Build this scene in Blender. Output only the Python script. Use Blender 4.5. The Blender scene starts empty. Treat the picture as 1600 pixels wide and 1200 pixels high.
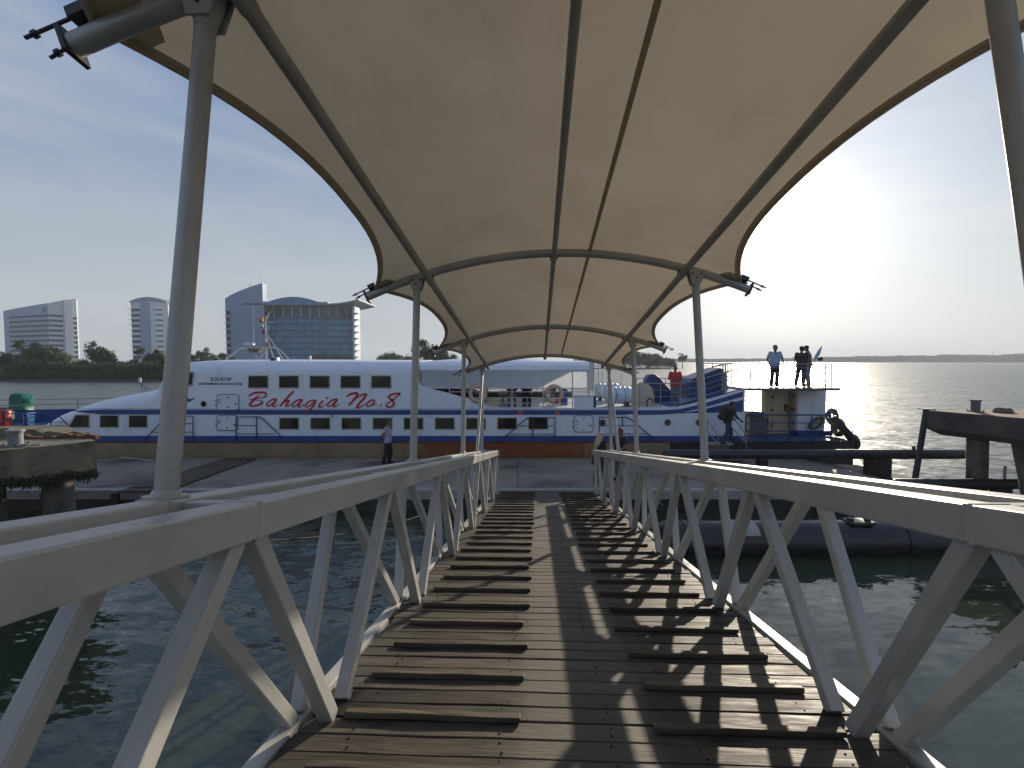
import bpy, bmesh, math, random
from math import sin, cos, pi, radians, atan, atan2, sqrt, tan
from mathutils import Vector, Matrix, noise as mnoise
random.seed(7)
scene = bpy.context.scene
C = scene.collection

# ---------------------------------------------------------------- camera
CAMZ, F, HOR = 4.5, 740.0, 563.0
PITCH = atan((600 - HOR) / F)
cam = bpy.data.cameras.new("camera")
cam.sensor_width = 36.0
cam.lens = 36.0 * F / 1600
cam.clip_start = 0.05
cam.clip_end = 20000
cam_o = bpy.data.objects.new("camera", cam)
C.objects.link(cam_o)
cam_o.location = (0, 0, CAMZ)
cam_o.rotation_euler = (pi / 2 - PITCH, 0, 0)
scene.camera = cam_o
FW = Vector((0, cos(PITCH), -sin(PITCH)))
UP = Vector((0, sin(PITCH), cos(PITCH)))

def ray(px, py):
    return FW * F + Vector((1, 0, 0)) * (px - 800) + UP * (600 - py)

def W(px, py, Y):
    """point seen at photo pixel (px,py) on the plane y = Y"""
    d = ray(px, py)
    return Vector((0, 0, CAMZ)) + d * (Y / d.y)

# ---------------------------------------------------------------- sun, sky, exposure
sd = ray(1226, 342).normalized()
SUN_AZ = atan2(sd.x, sd.y)
SUN_EL = math.asin(sd.z)
world = bpy.data.worlds.new("World")
scene.world = world
world.use_nodes = True
nt = world.node_tree
nt.nodes.clear()
def wn(t, **k):
    n = nt.nodes.new(t)
    for a, b in k.items():
        setattr(n, a, b)
    return n
sky = wn('ShaderNodeTexSky', sky_type='NISHITA', sun_disc=False, sun_elevation=SUN_EL, sun_rotation=SUN_AZ,
         altitude=0, air_density=1.0, dust_density=2.2, ozone_density=2.0)
bg = wn('ShaderNodeBackground')
bg.inputs[1].default_value = 0.105
out = wn('ShaderNodeOutputWorld')
tc = wn('ShaderNodeTexCoord')
mp = wn('ShaderNodeMapping')
mp.inputs['Scale'].default_value = (1.2, 1.2, 4.5)
mp.inputs['Rotation'].default_value = (0.12, -0.2, 0.5)
nz = wn('ShaderNodeTexNoise')
nz.inputs['Scale'].default_value = 1.5
nz.inputs['Detail'].default_value = 3
nz.inputs['Roughness'].default_value = 0.55
nz.inputs['Distortion'].default_value = 0.5
# thin high cloud over the whole sky: blue overhead, milky towards the horizon, thicker in noise streaks
sx_ = wn('ShaderNodeSeparateXYZ')
ramp = wn('ShaderNodeValToRGB')
el = ramp.color_ramp.elements
el[0].position = 0.0; el[0].color = (.42, .445, .465, 1)
el[1].position = 1.0; el[1].color = (.095, .175, .37, 1)
e2 = el.new(.16); e2.color = (.365, .42, .485, 1)
e3 = el.new(.5); e3.color = (.135, .225, .425, 1)
cm = wn('ShaderNodeMapRange')
cm.inputs[1].default_value = 0.42
cm.inputs[2].default_value = 0.64
cm.inputs[3].default_value = 0.0
cm.inputs[4].default_value = 0.5
cmix = wn('ShaderNodeMix', data_type='RGBA')
cmix.inputs[7].default_value = (.47, .50, .53, 1)
sc_ = wn('ShaderNodeVectorMath', operation='SCALE')
sc_.inputs[3].default_value = 1 / 0.105
mx = wn('ShaderNodeMix', data_type='RGBA')
mx.inputs[0].default_value = 0.955
L = nt.links.new
L(tc.outputs['Generated'], mp.inputs[0]); L(mp.outputs[0], nz.inputs['Vector']); L(nz.outputs[0], cm.inputs[0])
L(tc.outputs['Generated'], sx_.inputs[0]); L(sx_.outputs[2], ramp.inputs[0])
L(cm.outputs[0], cmix.inputs[0]); L(ramp.outputs[0], cmix.inputs[6])
L(cmix.outputs[2], sc_.inputs[0]); L(sc_.outputs[0], mx.inputs[7])
desat = wn('ShaderNodeHueSaturation')
desat.inputs['Saturation'].default_value = 0.45
L(sky.outputs[0], desat.inputs['Color']); L(desat.outputs[0], mx.inputs[6])
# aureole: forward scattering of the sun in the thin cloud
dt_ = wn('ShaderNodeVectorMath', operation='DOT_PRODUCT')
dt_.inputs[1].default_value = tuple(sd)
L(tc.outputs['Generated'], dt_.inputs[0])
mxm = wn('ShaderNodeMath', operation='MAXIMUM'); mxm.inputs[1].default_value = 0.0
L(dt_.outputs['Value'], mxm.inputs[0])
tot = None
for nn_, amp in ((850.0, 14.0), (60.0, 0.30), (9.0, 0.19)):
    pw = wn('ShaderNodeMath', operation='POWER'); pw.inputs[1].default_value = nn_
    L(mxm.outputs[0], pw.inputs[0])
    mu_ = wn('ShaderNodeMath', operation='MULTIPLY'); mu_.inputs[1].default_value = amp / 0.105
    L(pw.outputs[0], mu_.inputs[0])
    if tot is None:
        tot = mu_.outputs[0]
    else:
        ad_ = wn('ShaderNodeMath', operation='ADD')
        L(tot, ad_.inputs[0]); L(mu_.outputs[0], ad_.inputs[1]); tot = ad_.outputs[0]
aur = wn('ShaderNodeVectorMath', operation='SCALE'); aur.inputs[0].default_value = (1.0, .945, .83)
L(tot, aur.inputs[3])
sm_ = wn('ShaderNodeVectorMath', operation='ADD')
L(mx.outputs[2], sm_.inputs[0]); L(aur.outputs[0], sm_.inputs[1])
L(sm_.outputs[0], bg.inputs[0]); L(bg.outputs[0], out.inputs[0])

sun = bpy.data.lights.new("sun", 'SUN')
sun.energy = 4.8
sun.angle = radians(0.6)
sun.color = (1.0, 0.87, 0.70)
sun_o = bpy.data.objects.new("sun", sun)
C.objects.link(sun_o)
sun_o.rotation_euler = (-sd).to_track_quat('-Z', 'Y').to_euler()
sun_o.location = (40, 60, 60)

vs = scene.view_settings
vs.view_transform = 'Standard'
vs.look = 'None'
vs.gamma = 1.0
vs.use_curve_mapping = False
vs.exposure = 0.22
scene.cycles.max_bounces = 8
scene.cycles.diffuse_bounces = 4
scene.cycles.glossy_bounces = 4
scene.cycles.use_denoising = True
scene.cycles.sample_clamp_indirect = 6

# ---------------------------------------------------------------- materials
M = {}
def mat(name, c1, c2=None, scale=4.0, rough=0.6, metal=0.0, bump=0.0, bscale=None, detail=5, rvar=0.0, stretch=None,
        spec=0.5, trans=0.0, rand=0.0, contrast=(0.35, 0.65), dirt=None):
    m = bpy.data.materials.new(name)
    m.use_nodes = True
    n, l = m.node_tree.nodes, m.node_tree.links
    b = n['Principled BSDF']
    b.inputs['Roughness'].default_value = rough
    b.inputs['Metallic'].default_value = metal
    b.inputs['Specular IOR Level'].default_value = spec
    col = None
    t = n.new('ShaderNodeTexCoord')
    mpn = n.new('ShaderNodeMapping')
    if stretch:
        mpn.inputs['Scale'].default_value = stretch
    l.new(t.outputs['Object'], mpn.inputs[0])
    vec = mpn.outputs[0]
    oi = n.new('ShaderNodeObjectInfo')
    if rand:
        ad = n.new('ShaderNodeVectorMath'); ad.operation = 'ADD'
        sc = n.new('ShaderNodeVectorMath'); sc.operation = 'SCALE'
        sc.inputs[3].default_value = 37.0
        cx = n.new('ShaderNodeCombineXYZ')
        for i in range(3):
            l.new(oi.outputs['Random'], cx.inputs[i])
        l.new(cx.outputs[0], sc.inputs[0]); l.new(mpn.outputs[0], ad.inputs[0]); l.new(sc.outputs[0], ad.inputs[1])
        vec = ad.outputs[0]
    b.inputs['Base Color'].default_value = (*c1, 1)
    if c2:
        nzz = n.new('ShaderNodeTexNoise')
        nzz.inputs['Scale'].default_value = scale
        nzz.inputs['Detail'].default_value = detail
        nzz.inputs['Roughness'].default_value = 0.6
        l.new(vec, nzz.inputs['Vector'])
        mr = n.new('ShaderNodeMapRange')
        mr.inputs[1].default_value, mr.inputs[2].default_value = contrast
        l.new(nzz.outputs[0], mr.inputs[0])
        mixn = n.new('ShaderNodeMix'); mixn.data_type = 'RGBA'
        mixn.inputs[6].default_value = (*c1, 1); mixn.inputs[7].default_value = (*c2, 1)
        l.new(mr.outputs[0], mixn.inputs[0])
        col = mixn.outputs[2]
        if rvar:
            r2 = n.new('ShaderNodeMapRange')
            r2.inputs[1].default_value, r2.inputs[2].default_value = 0.3, 0.7
            r2.inputs[3].default_value = max(0.02, rough - rvar); r2.inputs[4].default_value = min(1, rough + rvar)
            l.new(nzz.outputs[0], r2.inputs[0]); l.new(r2.outputs[0], b.inputs['Roughness'])
    for dc, dscale, lo, hi, dst in ([] if not dirt else dirt if isinstance(dirt, list) else [dirt]):
        dm = n.new('ShaderNodeMapping'); dm.inputs['Scale'].default_value = dst
        l.new(t.outputs['Object'], dm.inputs[0])
        dn = n.new('ShaderNodeTexNoise'); dn.inputs['Scale'].default_value = dscale; dn.inputs['Detail'].default_value = 7
        dn.inputs['Roughness'].default_value = 0.65
        l.new(dm.outputs[0], dn.inputs['Vector'])
        dr = n.new('ShaderNodeMapRange'); dr.inputs[1].default_value, dr.inputs[2].default_value = lo, hi
        l.new(dn.outputs[0], dr.inputs[0])
        mm = n.new('ShaderNodeMix'); mm.data_type = 'RGBA'
        if col:
            l.new(col, mm.inputs[6])
        else:
            mm.inputs[6].default_value = (*c1, 1)
        mm.inputs[7].default_value = (*dc, 1)
        l.new(dr.outputs[0], mm.inputs[0])
        col = mm.outputs[2]
    if rand:
        hs = n.new('ShaderNodeHueSaturation')
        vr = n.new('ShaderNodeMapRange')
        vr.inputs[3].default_value = 1 - rand; vr.inputs[4].default_value = 1 + rand
        l.new(oi.outputs['Random'], vr.inputs[0]); l.new(vr.outputs[0], hs.inputs['Value'])
        if col:
            l.new(col, hs.inputs['Color'])
        else:
            hs.inputs['Color'].default_value = (*c1, 1)
        col = hs.outputs[0]
    if col:
        l.new(col, b.inputs['Base Color'])
    if bump:
        bn = n.new('ShaderNodeTexNoise')
        bn.inputs['Scale'].default_value = bscale or scale * 3
        bn.inputs['Detail'].default_value = 6
        l.new(vec, bn.inputs['Vector'])
        bp = n.new('ShaderNodeBump')
        bp.inputs['Strength'].default_value = 1.0
        bp.inputs['Distance'].default_value = bump
        l.new(bn.outputs[0], bp.inputs['Height']); l.new(bp.outputs[0], b.inputs['Normal'])
    if trans:
        tr = n.new('ShaderNodeBsdfTranslucent')
        if col:
            l.new(col, tr.inputs[0])
        else:
            tr.inputs[0].default_value = (*c1, 1)
        ms = n.new('ShaderNodeMixShader'); ms.inputs[0].default_value = trans
        l.new(b.outputs[0], ms.inputs[1]); l.new(tr.outputs[0], ms.inputs[2])
        l.new(ms.outputs[0], n['Material Output'].inputs[0])
    M[name] = m
    return m

mat('silver', (.385, .38, .36), (.45, .445, .42), 2.5, 0.38, 0.10, 0.0015, 26, rvar=.12, rand=.06, dirt=[((.27, .24, .20), 1.9, .60, .78, (1, 1, 1)), ((.15, .075, .04), 9.0, .70, .76, (1, 1, 1)), ((.52, .52, .50), 6.0, .68, .80, (1, .4, 1))])
mat('pipe_grey', (.33, .33, .325), (.41, .41, .40), 3.0, 0.45, 0.3, 0.0006, 30, rvar=.1, dirt=((.20, .17, .13), 3.0, .66, .85, (1, 1, .3)))
mat('purlin_grey', (.31, .295, .265), (.38, .365, .33), 3.0, 0.5, 0.3, 0.0005, 30)
mat('membrane', (.50, .42, .305), (.445, .37, .265), 0.9, 0.7, 0, 0.0010, 9, trans=.31, detail=7, dirt=((.385, .315, .215), 1.3, .52, .82, (1, .5, 1)))
mat('hem', (.46, .39, .285), (.50, .42, .31), 5, .8, trans=.22)
mat('seam', (.36, .29, .20), (.40, .33, .22), 5, .8, trans=.25)
mat('wood', (.050, .042, .033), (.104, .088, .068), 3.2, 0.62, 0, 0.0035, 9, rvar=.14, rand=.42, spec=.32, stretch=(1, 9, 9), contrast=(.32, .7),
    dirt=((.035, .028, .022), 2.2, .50, .70, (1, 3, 3)))
def worn_path():
    n, l = M['wood'].node_tree.nodes, M['wood'].node_tree.links
    b = n['Principled BSDF']
    col = b.inputs['Base Color'].links[0].from_socket
    t = n.new('ShaderNodeTexCoord'); sp_ = n.new('ShaderNodeSeparateXYZ'); l.new(t.outputs['Object'], sp_.inputs[0])
    ab = n.new('ShaderNodeMath'); ab.operation = 'ABSOLUTE'; l.new(sp_.outputs[0], ab.inputs[0])
    z = n.new('ShaderNodeTexNoise'); z.inputs['Scale'].default_value = 7; z.inputs['Detail'].default_value = 5; l.new(t.outputs['Object'], z.inputs['Vector'])
    ml_ = n.new('ShaderNodeMath'); ml_.operation = 'MULTIPLY_ADD'; ml_.inputs[1].default_value = .28; l.new(z.outputs[0], ml_.inputs[0]); l.new(ab.outputs[0], ml_.inputs[2])
    mr = n.new('ShaderNodeMapRange'); mr.inputs[1].default_value = .42; mr.inputs[2].default_value = .56; mr.inputs[3].default_value = .50; mr.inputs[4].default_value = 0
    l.new(ml_.outputs[0], mr.inputs[0])
    mx_ = n.new('ShaderNodeMix'); mx_.data_type = 'RGBA'; mx_.inputs[7].default_value = (.15, .135, .115, 1)
    l.new(mr.outputs[0], mx_.inputs[0]); l.new(col, mx_.inputs[6]); l.new(mx_.outputs[2], b.inputs['Base Color'])
worn_path()
mat('cleat_wood', (.055, .044, .030), (.112, .09, .062), 3.5, 0.62, 0, 0.003, 9, rvar=.14, spec=.32, rand=.3, stretch=(1, 9, 9), dirt=((.05, .04, .03), 3, .5, .7, (1, 3, 3)))
mat('dark_steel', (.035, .035, .038), (.06, .055, .05), 6, .5, .4)
mat('rubber', (.012, .012, .013), (.03, .03, .032), 5, .42, 0, .002, 30, rvar=.12)
mat('rubber_float', (.012, .012, .014), (.03, .03, .034), 2, .35, 0, .002, 20, rvar=.15)
mat('concrete_deck', (.20, .172, .135), (.285, .245, .195), 1.3, .75, 0, .004, 22, rvar=.15, detail=9,
    dirt=((.055, .052, .05), .35, .5, .66, (1, 1.6, 1)))
mat('kerb', (.36, .35, .33), (.27, .26, .24), 3, .7, 0, .003, 20)
mat('pontoon_side', (.03, .03, .03), (.06, .055, .05), 2, .7, 0, .004, 10)
mat('concrete_old', (.27, .225, .14), (.17, .145, .095), 1.5, .85, 0, .012, 7, detail=9, dirt=((.035, .036, .025), 1.1, .48, .62, (1, 1, 1)))
mat('concrete_dark', (.095, .085, .07), (.05, .046, .04), 1.6, .85, 0, .012, 7, detail=9)
mat('rust_top', (.23, .115, .06), (.16, .11, .075), 1.6, .85, 0, .006, 9)
mat('pile_concrete', (.15, .135, .11), (.075, .07, .06), 2.2, .85, 0, .014, 9, detail=9, dirt=((.03, .03, .022), 1.3, .5, .62, (1, 1, .6)))
mat('bollard_grey', (.17, .175, .185), (.24, .24, .245), 5, .5, .2, dirt=((.14, .08, .045), 5, .58, .7, (1, 1, 1)))
mat('rusty_plate', (.11, .075, .05), (.07, .055, .042), 2, .8, 0, .004, 9)
mat('ferry_white', (.72, .76, .82), (.66, .71, .78), 0.8, .38, 0, .004, .9, detail=4, dirt=[((.50, .46, .40), 2.2, .56, .84, (1, 1, .14)), ((.30, .17, .09), 5.5, .65, .78, (1, 1, .25))])
mat('ferry_roof', (.74, .77, .82), (.68, .72, .78), 0.8, .4)
mat('ferry_blue', (.018, .055, .20), (.025, .075, .25), 1.4, .4, rvar=.1, dirt=((.05, .05, .07), 3, .66, .8, (1, 1, .3)))
mat('deck_blue', (.03, .08, .21), (.045, .10, .22), 2, .5)
mat('ferry_dkblue', (.012, .035, .11), (.016, .05, .15), 2, .45)
mat('boot', (.30, .225, .125), (.20, .15, .085), .9, .75, 0, .006, 6, detail=8, dirt=((.22, .13, .06), 1.1, .55, .75, (1, 1, .2)))
def rust_field():
    n, l = M['boot'].node_tree.nodes, M['boot'].node_tree.links
    b = n['Principled BSDF']
    col = b.inputs['Base Color'].links[0].from_socket
    t = n.new('ShaderNodeTexCoord'); sp_ = n.new('ShaderNodeSeparateXYZ'); l.new(t.outputs['Object'], sp_.inputs[0])
    sb = n.new('ShaderNodeMath'); sb.operation = 'SUBTRACT'; sb.inputs[1].default_value = -.6; l.new(sp_.outputs[0], sb.inputs[0])
    ab = n.new('ShaderNodeMath'); ab.operation = 'ABSOLUTE'; l.new(sb.outputs[0], ab.inputs[0])
    mr = n.new('ShaderNodeMapRange'); mr.inputs[1].default_value = 2.5; mr.inputs[2].default_value = 5.5; mr.inputs[3].default_value = .30; mr.inputs[4].default_value = -.22
    l.new(ab.outputs[0], mr.inputs[0])
    mpn = n.new('ShaderNodeMapping'); mpn.inputs['Scale'].default_value = (1.4, 1.4, .45); l.new(t.outputs['Object'], mpn.inputs[0])
    z = n.new('ShaderNodeTexNoise'); z.inputs['Scale'].default_value = 1.0; z.inputs['Detail'].default_value = 8; z.inputs['Roughness'].default_value = .65
    l.new(mpn.outputs[0], z.inputs['Vector'])
    ad = n.new('ShaderNodeMath'); ad.operation = 'ADD'; l.new(z.outputs[0], ad.inputs[0]); l.new(mr.outputs[0], ad.inputs[1])
    m2 = n.new('ShaderNodeMapRange'); m2.inputs[1].default_value = .52; m2.inputs[2].default_value = .74; m2.inputs[4].default_value = .95; l.new(ad.outputs[0], m2.inputs[0])
    mx_ = n.new('ShaderNodeMix'); mx_.data_type = 'RGBA'; mx_.inputs[7].default_value = (.20, .062, .018, 1)
    l.new(m2.outputs[0], mx_.inputs[0]); l.new(col, mx_.inputs[6]); l.new(mx_.outputs[2], b.inputs['Base Color'])
rust_field()
mat('hull_black_shade', (.018, .018, .02), (.03, .028, .027), 2, .55)
mat('red_line', (.20, .03, .025))
mat('lettering', (.50, .025, .035), (.42, .02, .03), 3, .45)
mat('black_print', (.02, .022, .03))
mat('win_frame', (.52, .49, .42), (.42, .39, .32), 6, .55)
mat('win_glass', (.010, .010, .009), (.040, .032, .018), 1.3, .10, spec=.5, rand=.5)
mat('rail_white', (.62, .63, .64), (.5, .5, .5), 5, .45)
mat('rail_steel', (.30, .31, .34), (.24, .24, .26), 6, .4, .5)
mat('rail_blue', (.02, .05, .17))
mat('tarp_white', (.66, .70, .74), (.60, .64, .68), 1.2, .6, trans=.35)
mat('inside_dark', (.05, .055, .065), (.07, .075, .085), 3, .7)
mat('seat_white', (.45, .45, .45), (.36, .36, .37), 4, .6)
mat('seat_blue', (.02, .06, .22))
mat('ring', (.62, .44, .36), (.55, .37, .30), 6, .6)
mat('ring_red', (.55, .10, .06))
mat('raft', (.58, .66, .74), (.52, .60, .68), 3, .45)
mat('cream', (.58, .50, .36), (.50, .42, .29), 2.2, .5, dirt=((.19, .08, .03), 3.2, .60, .70, (1, 1, .5)))
mat('rust', (.18, .07, .03), (.10, .045, .025), 6, .85)
mat('machine_grey', (.09, .095, .10), (.13, .13, .135), 5, .55)
mat('rope', (.20, .16, .10), (.12, .10, .065), 20, .9, 0, .004, 60)
mat('tarp_green', (.006, .115, .075), (.01, .16, .11), 3, .42, 0, .02, 5)
mat('red_plastic', (.45, .03, .025), (.36, .025, .02), 4, .4)
mat('blue_plastic', (.02, .10, .24), (.025, .13, .28), 4, .4)
mat('orange', (.75, .20, .03))
mat('pink_red', (.50, .02, .07))
mat('shirt_check', (.25, .30, .45), (.62, .64, .70), 16, .8, contrast=(.47, .53), detail=1)
def plaid():
    n, l = M['shirt_check'].node_tree.nodes, M['shirt_check'].node_tree.links
    b = n['Principled BSDF']
    t = n.new('ShaderNodeTexCoord')
    col = None
    for ax, sc, c_ in (('X', 9.0, (.16, .22, .42, 1)), ('Z', 9.0, (.20, .26, .46, 1)), ('X', 3.1, (.45, .20, .26, 1)), ('Z', 3.4, (.42, .22, .30, 1))):
        w = n.new('ShaderNodeTexWave'); w.bands_direction = ax; w.inputs['Scale'].default_value = sc
        l.new(t.outputs['Object'], w.inputs['Vector'])
        mr = n.new('ShaderNodeMapRange'); mr.inputs[1].default_value = .62; mr.inputs[2].default_value = .72; mr.inputs[4].default_value = .62
        l.new(w.outputs['Fac'], mr.inputs[0])
        m_ = n.new('ShaderNodeMix'); m_.data_type = 'RGBA'; m_.inputs[7].default_value = c_
        l.new(mr.outputs[0], m_.inputs[0])
        if col is None:
            m_.inputs[6].default_value = (.52, .56, .64, 1)
        else:
            l.new(col, m_.inputs[6])
        col = m_.outputs[2]
    l.new(col, b.inputs['Base Color'])
plaid()
mat('shirt_red', (.55, .035, .035), (.46, .03, .03), 6, .8)
mat('shirt_black', (.018, .016, .016), (.03, .027, .026), 6, .85)
mat('shirt_blue', (.33, .42, .55), (.28, .37, .50), 8, .8)
mat('shirt_dark', (.05, .045, .055), (.035, .03, .04), 8, .85)
mat('shirt_tan', (.20, .15, .09), (.14, .10, .07), 8, .85)
mat('shirt_pink', (.42, .12, .13), (.34, .09, .10), 8, .85)
mat('jeans', (.03, .045, .075), (.045, .06, .095), 12, .85)
mat('jeans_grey', (.12, .13, .16), (.16, .17, .20), 12, .85)
mat('trousers_black', (.015, .015, .016), (.025, .024, .024), 8, .85)
mat('skin', (.22, .115, .07), (.19, .10, .06), 12, .6)
mat('hair', (.012, .010, .009), (.02, .017, .015), 30, .6)
mat('scarf', (.50, .37, .28), (.44, .32, .24), 8, .85)
mat('shoe', (.02, .018, .016))
mat('leaf', (.034, .060, .020), (.060, .092, .030), .35, .6, trans=.28, rand=.42, spec=.25)
mat('moss', (.028, .030, .016), (.045, .045, .025), 4, .9)
mat('leaf_far', (.040, .062, .034), (.055, .080, .042), .02, .7, trans=.2, spec=.1)
mat('bark', (.07, .055, .04), (.045, .036, .028), 4, .9)
mat('mud', (.085, .075, .055), (.06, .065, .035), .3, .9, 0, .02, 2)
mat('bld_white', (.56, .60, .66), (.52, .56, .62), .05, .6)
mat('bld_white_shaded', (.23, .32, .465), (.21, .295, .435), .05, .6)  # white walls with their bluish shade mixed into the colour
mat('bld_grey', (.22, .27, .32), (.20, .24, .29), .05, .6)
mat('bld_window', (.014, .026, .055), (.022, .035, .065), .4, .6, spec=.08)
mat('bld_glass', (.035, .19, .34), (.05, .225, .385), .12, .22, 0, rand=.2, spec=.2)
mat('bld_glass_dark', (.022, .10, .175), (.03, .12, .205), .2, .25, rand=.2, spec=.3)
mat('bld_blue', (.03, .05, .25))

# ---------------------------------------------------------------- mesh helpers
class MB:
    def __init__(s):
        s.v, s.f = [], []
    def add(s, vs_, fs):
        o = len(s.v)
        s.v += [Vector(p) for p in vs_]
        s.f += [tuple(i + o for i in f) for f in fs]
        return s
    def box(s, lo, hi):
        x0, y0, z0 = lo; x1, y1, z1 = hi
        return s.add([(x0, y0, z0), (x1, y0, z0), (x1, y1, z0), (x0, y1, z0), (x0, y0, z1), (x1, y0, z1), (x1, y1, z1), (x0, y1, z1)],
                     [(0, 3, 2, 1), (4, 5, 6, 7), (0, 1, 5, 4), (1, 2, 6, 5), (2, 3, 7, 6), (3, 0, 4, 7)])
    def cbox(s, c, sz):
        return s.box([c[i] - sz[i] / 2 for i in range(3)], [c[i] + sz[i] / 2 for i in range(3)])
    def beam(s, p0, p1, w, h, side=None):
        p0, p1 = Vector(p0), Vector(p1)
        d = (p1 - p0).normalized()
        a = Vector(side) if side is not None else (Vector((0, 0, 1)) if abs(d.z) < .9 else Vector((1, 0, 0)))
        a = (a - d * a.dot(d)).normalized()
        b = d.cross(a)
        vs_ = [p + a * (i * w / 2) + b * (j * h / 2) for p in (p0, p1) for i, j in ((-1, -1), (1, -1), (1, 1), (-1, 1))]
        return s.add(vs_, [(0, 1, 2, 3), (7, 6, 5, 4), (0, 4, 5, 1), (1, 5, 6, 2), (2, 6, 7, 3), (3, 7, 4, 0)])
    def tube(s, p0, p1, r, n=10, r2=None):
        return s.path([p0, p1], [r, r if r2 is None else r2], n)
    def path(s, pts, r, n=8, cap=True, closed=False):
        pts = [Vector(p) for p in pts]
        m = len(pts)
        rs = r if isinstance(r, (list, tuple)) else [r] * m
        rings = []
        prev = None
        for i, p in enumerate(pts):
            if closed:
                d = (pts[(i + 1) % m] - pts[i - 1]).normalized()
            else:
                d = (pts[min(i + 1, m - 1)] - pts[max(i - 1, 0)]).normalized()
            if prev is None:
                a = Vector((0, 0, 1)) if abs(d.z) < .9 else Vector((1, 0, 0))
            else:
                a = prev
            a = (a - d * a.dot(d)).normalized()
            prev = a
            b = d.cross(a)
            rings.append([p + (a * cos(2 * pi * k / n) + b * sin(2 * pi * k / n)) * rs[i] for k in range(n)])
        vs_ = [q for ring in rings for q in ring]
        fs = []
        for i in range(m if closed else m - 1):
            j = (i + 1) % m
            for k in range(n):
                fs.append((i * n + k, i * n + (k + 1) % n, j * n + (k + 1) % n, j * n + k))
        if cap and not closed:
            fs.append(tuple(range(n))[::-1]); fs.append(tuple((m - 1) * n + k for k in range(n)))
        return s.add(vs_, fs)
    def prism(s, poly, a, b):
        """poly: list of points (Vector), extruded by vectors a..b offsets"""
        a, b = Vector(a), Vector(b)
        n = len(poly)
        vs_ = [Vector(p) + a for p in poly] + [Vector(p) + b for p in poly]
        fs = [tuple(range(n)), tuple(range(2 * n - 1, n - 1, -1))] + [(i, i + n, (i + 1) % n + n, (i + 1) % n) for i in range(n)]
        return s.add(vs_, fs)
    def loft(s, rings, cap=True, closed=False):
        n = len(rings[0])
        vs_ = [p for r in rings for p in r]
        fs = []
        for i in range(len(rings) - 1):
            for k in range(n if closed else n - 1):
                fs.append((i * n + k, i * n + (k + 1) % n, (i + 1) * n + (k + 1) % n, (i + 1) * n + k))
        if cap:
            fs.append(tuple(range(n))[::-1]); fs.append(tuple((len(rings) - 1) * n + k for k in range(n)))
        return s.add(vs_, fs)
    def lathe(s, c, prof, n=20, axis='z'):
        c = Vector(c)
        rings = []
        for r, h in prof:
            ring = []
            for k in range(n):
                a = 2 * pi * k / n
                u, v = r * cos(a), r * sin(a)
                ring.append(c + (Vector((u, v, h)) if axis == 'z' else Vector((h, u, v)) if axis == 'x' else Vector((u, h, v))))
            rings.append(ring)
        return s.loft(rings, True, True)
    def torus(s, c, R, r, ax='y', n=28, k=10):
        c = Vector(c)
        e = {'y': (Vector((1, 0, 0)), Vector((0, 0, 1))), 'z': (Vector((1, 0, 0)), Vector((0, 1, 0))), 'x': (Vector((0, 1, 0)), Vector((0, 0, 1)))}[ax]
        return s.path([c + e[0] * R * cos(2 * pi * i / n) + e[1] * R * sin(2 * pi * i / n) for i in range(n)], r, k, closed=True)
    def sphere(s, c, r, n=12, m=8, sc=(1, 1, 1), R=None):
        c = Vector(c)
        vs_ = []
        for i in range(m + 1):
            t = pi * i / m
            for k in range(n):
                p = Vector((sin(t) * cos(2 * pi * k / n) * sc[0], sin(t) * sin(2 * pi * k / n) * sc[1], cos(t) * sc[2])) * r
                if R:
                    p = R @ p
                vs_.append(c + p)
        fs = [(i * n + k, (i + 1) * n + k, (i + 1) * n + (k + 1) % n, i * n + (k + 1) % n) for i in range(m) for k in range(n)]
        return s.add(vs_, fs)
    def mesh(s, name, bevel=0, smooth=False, weld=False, seg=2):
        me = bpy.data.meshes.new(name)
        me.from_pydata([tuple(p) for p in s.v], [], s.f)
        bm = bmesh.new(); bm.from_mesh(me)
        if weld:
            bmesh.ops.remove_doubles(bm, verts=bm.verts, dist=1e-5)
        bmesh.ops.recalc_face_normals(bm, faces=bm.faces)
        if bevel:
            es = [e for e in bm.edges if len(e.link_faces) == 2 and e.calc_face_angle(0) > .6]
            bmesh.ops.bevel(bm, geom=es, offset=bevel, segments=seg, affect='EDGES', profile=.5, clamp_overlap=True)
        bm.to_mesh(me); bm.free()
        if smooth:
            for p in me.polygons:
                p.use_smooth = True
            try:
                me.set_sharp_from_angle(angle=radians(38))
            except Exception:
                pass
        return me
    def build(s, name, material, parent=None, bevel=0, smooth=None, weld=False, seg=2):
        if smooth is None:
            smooth = not (0 < bevel <= .03)
        return link(name, s.mesh(name, bevel, smooth, weld, seg), material, parent)

def link(name, me, material, parent=None):
    if material and not me.materials:
        me.materials.append(M[material] if isinstance(material, str) else material)
    o = bpy.data.objects.new(name, me)
    C.objects.link(o)
    if parent is not None:
        o.parent = parent
        r = parent
        T = Vector((0, 0, 0))
        if r.get('_wl') is not None:
            T = Vector(r['_wl'])
        o.matrix_parent_inverse = Matrix.Translation(-T)
    return o

def tag(o, label=None, cat=None, group=None, kind=None):
    if label: o['label'] = label
    if cat: o['category'] = cat
    if group: o['group'] = group
    if kind: o['kind'] = kind
    return o

def thing(name, label, cat, loc=(0, 0, 0), group=None, matrix=None):
    o = bpy.data.objects.new(name, None)
    C.objects.link(o)
    o.empty_display_size = .2
    if matrix is not None:
        o.matrix_world = matrix
    else:
        o.location = loc
        o['_wl'] = list(loc)
    return tag(o, label, cat, group)

def quad_sheet(pts, th=.03):
    return MB().prism([Vector(p) for p in pts], (0, 0, -th), (0, 0, 0))

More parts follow.
